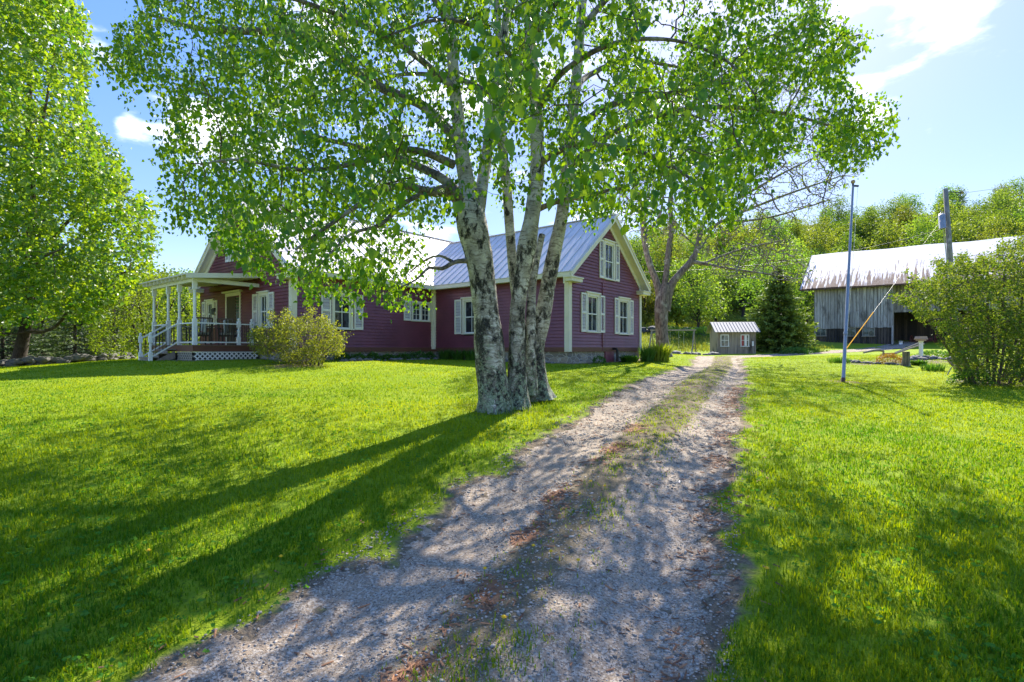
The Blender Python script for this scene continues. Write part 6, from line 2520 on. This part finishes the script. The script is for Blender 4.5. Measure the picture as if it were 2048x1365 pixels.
# stump, white post, old plough, tilted board
sp_ = at(1812, 733, 22.2)
st_ = empty('tree_stump', (sp_.x, 22.2, H(sp_.x, 22.2)), 'upright grey cut stump standing in the garden bed', 'stump')
V, Fq, q = thick([(0, 0, -.1, .17), (0, 0, .1, .15), (.01, 0, .35, .135), (.0, 0, .60, .14)], 18, .04, .10, 91, .3, .1)
np_mesh('trunk', V, Fq, M['apple_bark'], st_, smooth=True)
MB().lathe([(.137, .585), (.13, .606), (.01, .612)], (0, 0, 0), 18).build('cut_face', M['tan_board'], st_)
wp = at(1842, 717, 26)
wp_ = empty('garden_post', (wp.x, 26, H(wp.x, 26)), 'white turned post with a pinkish square cap in the garden bed', 'garden post')
MB().lathe([(.12, -.05), (.12, .08), (.09, .10), (.085, .80), (.11, .83), (.11, .86)], (0, 0, 0), 10).build('shaft', M['white'], wp_)
MB().box(-.15, .15, -.15, .15, .861, .93).box(-.20, .20, -.20, .20, .931, .97).prism([(-.20, .971), (.20, .971), (.16, 1.09), (-.16, 1.09)], -.18, .18, 1).build('cap', M['cap_pink'] if 'cap_pink' in M else M['tan_board'], wp_)
pb = at(1780, 712, 27)
pl = empty('walking_plough', (pb.x, 27, H(pb.x, 27)), 'old walking plough with curved beam and two long weathered handles', 'plough')
P_ = lambda px, py, y=27.0: tuple(Vector((at(px, py, y).x - pb.x, y - 27, at(px, py, y).z - H(pb.x, 27))))
V, Fq, q = thick([P_(1727, 706) + (.04,), P_(1745, 702) + (.06,), P_(1760, 701) + (.07,), P_(1767, 704) + (.06,), P_(1766, 712) + (.05,)], 8, .05, .1, 95)
np_mesh('beam', V, Fq, M['weathered'], pl, smooth=True)
MB().tube([P_(1790, 706, 27.2), P_(1815, 696, 27.3), P_(1846, 683, 27.4)], .04, 8).build('handle', M['weathered'], pl)
MB().tube([P_(1790, 708, 26.7), P_(1815, 699, 26.7), P_(1848, 688, 26.7)], .04, 8).build('handle', M['weathered'], pl)
MB().tube([P_(1766, 708), P_(1790, 707)], .035, 8).prism([(P_(1758, 716)[0], P_(1758, 716)[2]), (P_(1790, 717)[0], P_(1790, 717)[2]), (P_(1786, 708)[0], P_(1786, 708)[2])], -.08, .10, 1).build('share', M['rusty'], pl)
tb = at(1905, 742, 18.6)
tbz = H(tb.x, 18.6)
tbo = empty('tilted_board', (tb.x, 18.6, tbz), 'weathered tan board tilted on thin metal legs beside the lilac', 'board')
q_ = lambda px, py, y=18.6: Vector((at(px, py, y).x - tb.x, y - 18.6, at(px, py, y).z - tbz))
MB().bar(q_(1902, 730), q_(1922, 722, 19.0), .38, .035, up=(.2, -.8, .5)).build('panel', M['tan_board'], tbo)
MB().tube([tuple(q_(1890, 759)), tuple(q_(1903, 735))], .018, 6).build('leg', M['grey_metal'], tbo)
MB().tube([tuple(q_(1932, 752, 19.2)), tuple(q_(1920, 726, 19.0))], .018, 6).build('leg', M['grey_metal'], tbo)


# ------------------------------------------------------------------ garden plants
def strap_plant(name, label, cat, x, y, r, h, n, mat, w=.03, lean=.6, group=None):
    a = RNG.uniform(0, 6.28, n)
    rr_ = np.sqrt(RNG.uniform(0, 1, n)) * r * .5
    X_ = rr_ * np.cos(a)
    Y_ = rr_ * np.sin(a)
    z = H(x, y)
    bend = RNG.uniform(.3, 1, n) * lean
    hh_ = h * RNG.uniform(.6, 1.1, n)
    K = 5
    u_ = np.linspace(0, 1, K)
    oa = a + RNG.normal(0, .6, n)
    P = np.empty((n, K, 3))
    for k, t in enumerate(u_):
        P[:, k, 0] = X_ + np.cos(oa) * hh_ * bend * t ** 1.7
        P[:, k, 1] = Y_ + np.sin(oa) * hh_ * bend * t ** 1.7
        P[:, k, 2] = hh_ * (t - bend * .45 * t ** 2.4)
    S = np.stack([-np.sin(oa), np.cos(oa), np.zeros(n)], -1)
    wv = w * np.array([.6, 1, .95, .6, .04]) / 2
    V = np.stack([P - S[:, None] * wv[None, :, None], P + S[:, None] * wv[None, :, None]], 2).reshape(-1, 3)
    b = np.arange(n)[:, None] * (K * 2)
    fs = np.concatenate([b + np.array([[2 * k, 2 * k + 1, 2 * k + 3, 2 * k + 2]]) for k in range(K - 1)])
    o = np_mesh(name, V, fs, mat, attrs={'v': np.repeat(np.clip(RNG.normal(.5, .25, n), 0, 1), K * 2)}, loc=(x, y, z - .01))
    return tag(o, label, cat, group)


def mound(name, label, cat, x, y, r, h, n, leaf, mat, group=None, hang=.1, shape='ovate'):
    p = unit(RNG.normal(0, 1, (n, 3))) * RNG.uniform(.5, 1, (n, 1)) ** .5
    p[:, 2] = np.abs(p[:, 2])
    p *= 1 + .25 * (fbm(p[:, 0] * 3 + x, p[:, 1] * 3 + y, 3, 2)[:, None] - .5) * 2
    C = p * np.array([r, r, h])
    ax = unit(p) + RNG.normal(0, .5, (n, 3)) + np.array([0, 0, -hang])
    o = leaves(C, ax, leaf * RNG.uniform(.6, 1.3, n), RNG.normal(.45, .25, n), shape, .12, .7, name, mat)
    o.location = (x, y, H(x, y))
    return tag(o, label, cat, group)


# along the left wing
bed = [(-5.3, .30, .30, 'plant_leaf', 'leafy mound in the left wing bed, nearest the yellow bush'), (-4.6, .34, .26, 'plant_leaf', 'low leafy mound below the left wing window shutter'),
       (-3.9, .30, .28, 'plant_leaf', 'third leafy mound from the yellow bush along the left wing'), (-3.1, .34, .22, 'plant_leaf', 'spreading leafy mound midway along the left wing'),
       (-2.3, .32, .26, 'plant_leaf', 'leafy mound left of the small double window'), (-1.5, .38, .36, 'plant_leaf', 'larger leafy mound below the small double window'),
       (-.8, .28, .3, 'plant_leaf', 'leafy mound tucked into the inner corner of the house')]
for (hx, r, h_, mt, lb_) in bed:
    p = hw(hx, 6.85, 0)
    mound('bed_plant', lb_, 'plant', p.x, p.y, r, h_, 520, .07, M[mt], 'plants in the left wing bed')
for i, (hy, lb_) in enumerate([(6.2, 'grassy green clump at the inner corner end of the front wing'), (5.4, 'tall grassy clump below the front wing window'), (4.6, 'grassy clump just left of the birch along the front wing')]):
    p = hw(-.45, hy, 0)
    strap_plant('lily_clump', lb_, 'plant', p.x, p.y, .55, .55, 240, M['plant_leaf'], .025, .6, 'grassy clumps along the front wing')
p = hw(-.5, 1.6, 0)
mound('bed_plant', 'small green tuft right of the birch against the stone foundation', 'plant', p.x, p.y, .28, .22, 300, .06, M['plant_leaf'])
p = hw(1.5, -.5, 0)
mound('bed_plant', 'small leafy plant before the gable foundation, under its left window', 'plant', p.x, p.y, .26, .28, 260, .07, M['plant_leaf'])
p = hw(3.9, -.65, 0)
strap_plant('hosta', 'broad dark green hosta mound beside the black vent pipe', 'plant', p.x, p.y, .6, .42, 260, M['plant_leaf'], .10, 1.0)
p = hw(5.5, -.75, 0)
strap_plant('lily_clump', 'dark green upright clump at the right end of the gable wall', 'plant', p.x, p.y, .6, .8, 300, M['plant_leaf'], .03, .45)
p = hw(6.5, -.95, 0)
strap_plant('lily_clump', 'large lime yellow clump of strappy leaves by the house corner', 'plant', p.x, p.y, .8, .95, 420, M['lime_leaf'], .05, .55)
p = hw(7.3, -.7, 0)
strap_plant('lily_clump', 'smaller lime yellow clump just right of the large one', 'plant', p.x, p.y, .7, .75, 300, M['lime_leaf'], .05, .6)
# garden bed on the right
for (px, Y, r, h_, lb_) in [(1672, 24.5, .35, .32, 'spiky green iris clump left of the flagpole'), (1685, 24.4, .3, .30, 'spiky green iris clump just behind the flagpole')]:
    x, y = PX(px, Y)
    strap_plant('iris_clump', lb_, 'plant', x, y, r * 2, h_, 160, M['plant_leaf'], .02, .35, 'iris clumps by the flagpole')
x, y = PX(1779, 23.2)
mound('orange_bush', 'low rounded orange tinted bush in the garden bed', 'bush', x, y, .50, .48, 1500, .045, M['rust_leaf'])
x, y = PX(1742, 24.5)
mound('bed_plant', 'low pale green groundcover mound inside the round stone edging', 'plant', x, y, .7, .22, 900, .04, M['lime_leaf'])
x, y = PX(1838, 22.4)
strap_plant('hosta', 'small green leafy clump right of the stump', 'plant', x, y, .5, .30, 180, M['plant_leaf'], .06, .9)
x, y = PX(1866, 20.2)
strap_plant('iris_clump', 'spiky green clump in front of the stony bed', 'plant', x, y, .7, .34, 260, M['plant_leaf'], .02, .5)
x, y = PX(1924, 19.5)
strap_plant('iris_clump', 'spiky green clump behind the tilted board', 'plant', x, y, .5, .42, 200, M['plant_leaf'], .02, .4)
x, y = PX(1868, 27)
mound('bed_plant', 'dark leafy mound at the back of the stony bed', 'plant', x, y, .8, .35, 900, .07, M['plant_leaf'])
x, y = PX(1590, 38)
mound('bed_plant', 'low bright green mound at the right foot of the spruce', 'plant', x, y, 1.1, .45, 1600, .08, M['plant_leaf'])
x, y = PX(1610, 40)
strap_plant('iris_clump', 'long grassy clump between the spruce and the barn', 'plant', x, y, 2.0, .6, 600, M['plant_leaf'], .03, .4)
x, y = PX(1940, 15.9)
mound('bed_plant', 'bright green low growth at the foot of the lilac stems', 'plant', x, y, .55, .45, 900, .06, M['plant_leaf'])
# brambles by the wall behind the swing
for i, (px, lb_) in enumerate([(1398, 'dark tangled bramble right of the swing set, on the stone wall'), (1345, 'dark low bramble behind the swing beam')]):
    x, y = PX(px, 51.5)
    mound('bramble', lb_, 'bush', x, y, 1.8, 1.1, 1800, .14, M['forest_leaf'], 'brambles on the rear stone wall')

# dandelions
dnd = None
lab = ['on the lawn right of the drive', ]
spd = [(1180, 975), (1208, 985), (1065, 1108), (968, 1155), (1155, 1138), (1005, 1256), (1532, 1155), (295, 1118), (560, 1130), (1100, 1120)]
nm_ = ['in the middle strip where the grass thins, the farther of a pair', 'in the middle strip, the nearer of a close pair', 'in the middle strip by the brown needles', 'at the left rim of the middle strip among pebbles',
       'in the bare middle strip below the grass patch', 'in the stony middle of the drive, nearest the camera', 'in shaded grass just right of the drive', 'in the lawn far left of the drive',
       'in the lawn left of the drive, close to its edge', 'beside the small green patch of the middle strip']
for i, (px, py) in enumerate(spd):
    # meet the sight line with the ground
    Y = 3.0
    for _ in range(30):
        x = (px - 1024) / F * Y
        Y = .5 * Y + .5 * (EYE - H(x, Y)) * F / (py - HZ)
    if dnd is None:
        dnd = empty('dandelion', (0, 0, 0), 'x', 'dandelion', 0, 'dandelions in and beside the drive')
        MB().tube([(0, 0, 0), (.004, .002, .03), (.006, 0, .055)], .0022, 5).build('stem', M['stem'], dnd)
        hd = MB()
        for k in range(22):
            a = k * 2.4
            rr_ = .019 - .0006 * k
            hd.add([(0.006, 0, .054), (.006 + rr_ * math.cos(a - .16), rr_ * math.sin(a - .16), .057 + k * .0004), (.006 + rr_ * math.cos(a + .16), rr_ * math.sin(a + .16), .057 + k * .0004)], [(0, 1, 2)])
        hd.lathe([(.010, .054), (.009, .064), (.003, .067)], (.006, 0, 0), 8)
        hd.build('flower_head', M['dandelion'], dnd)
        o = dnd
    else:
        o = copy_tree(dnd)
    o.location = (x, Y, H(x, Y))
    o['label'] = 'small yellow dandelion ' + nm_[i]
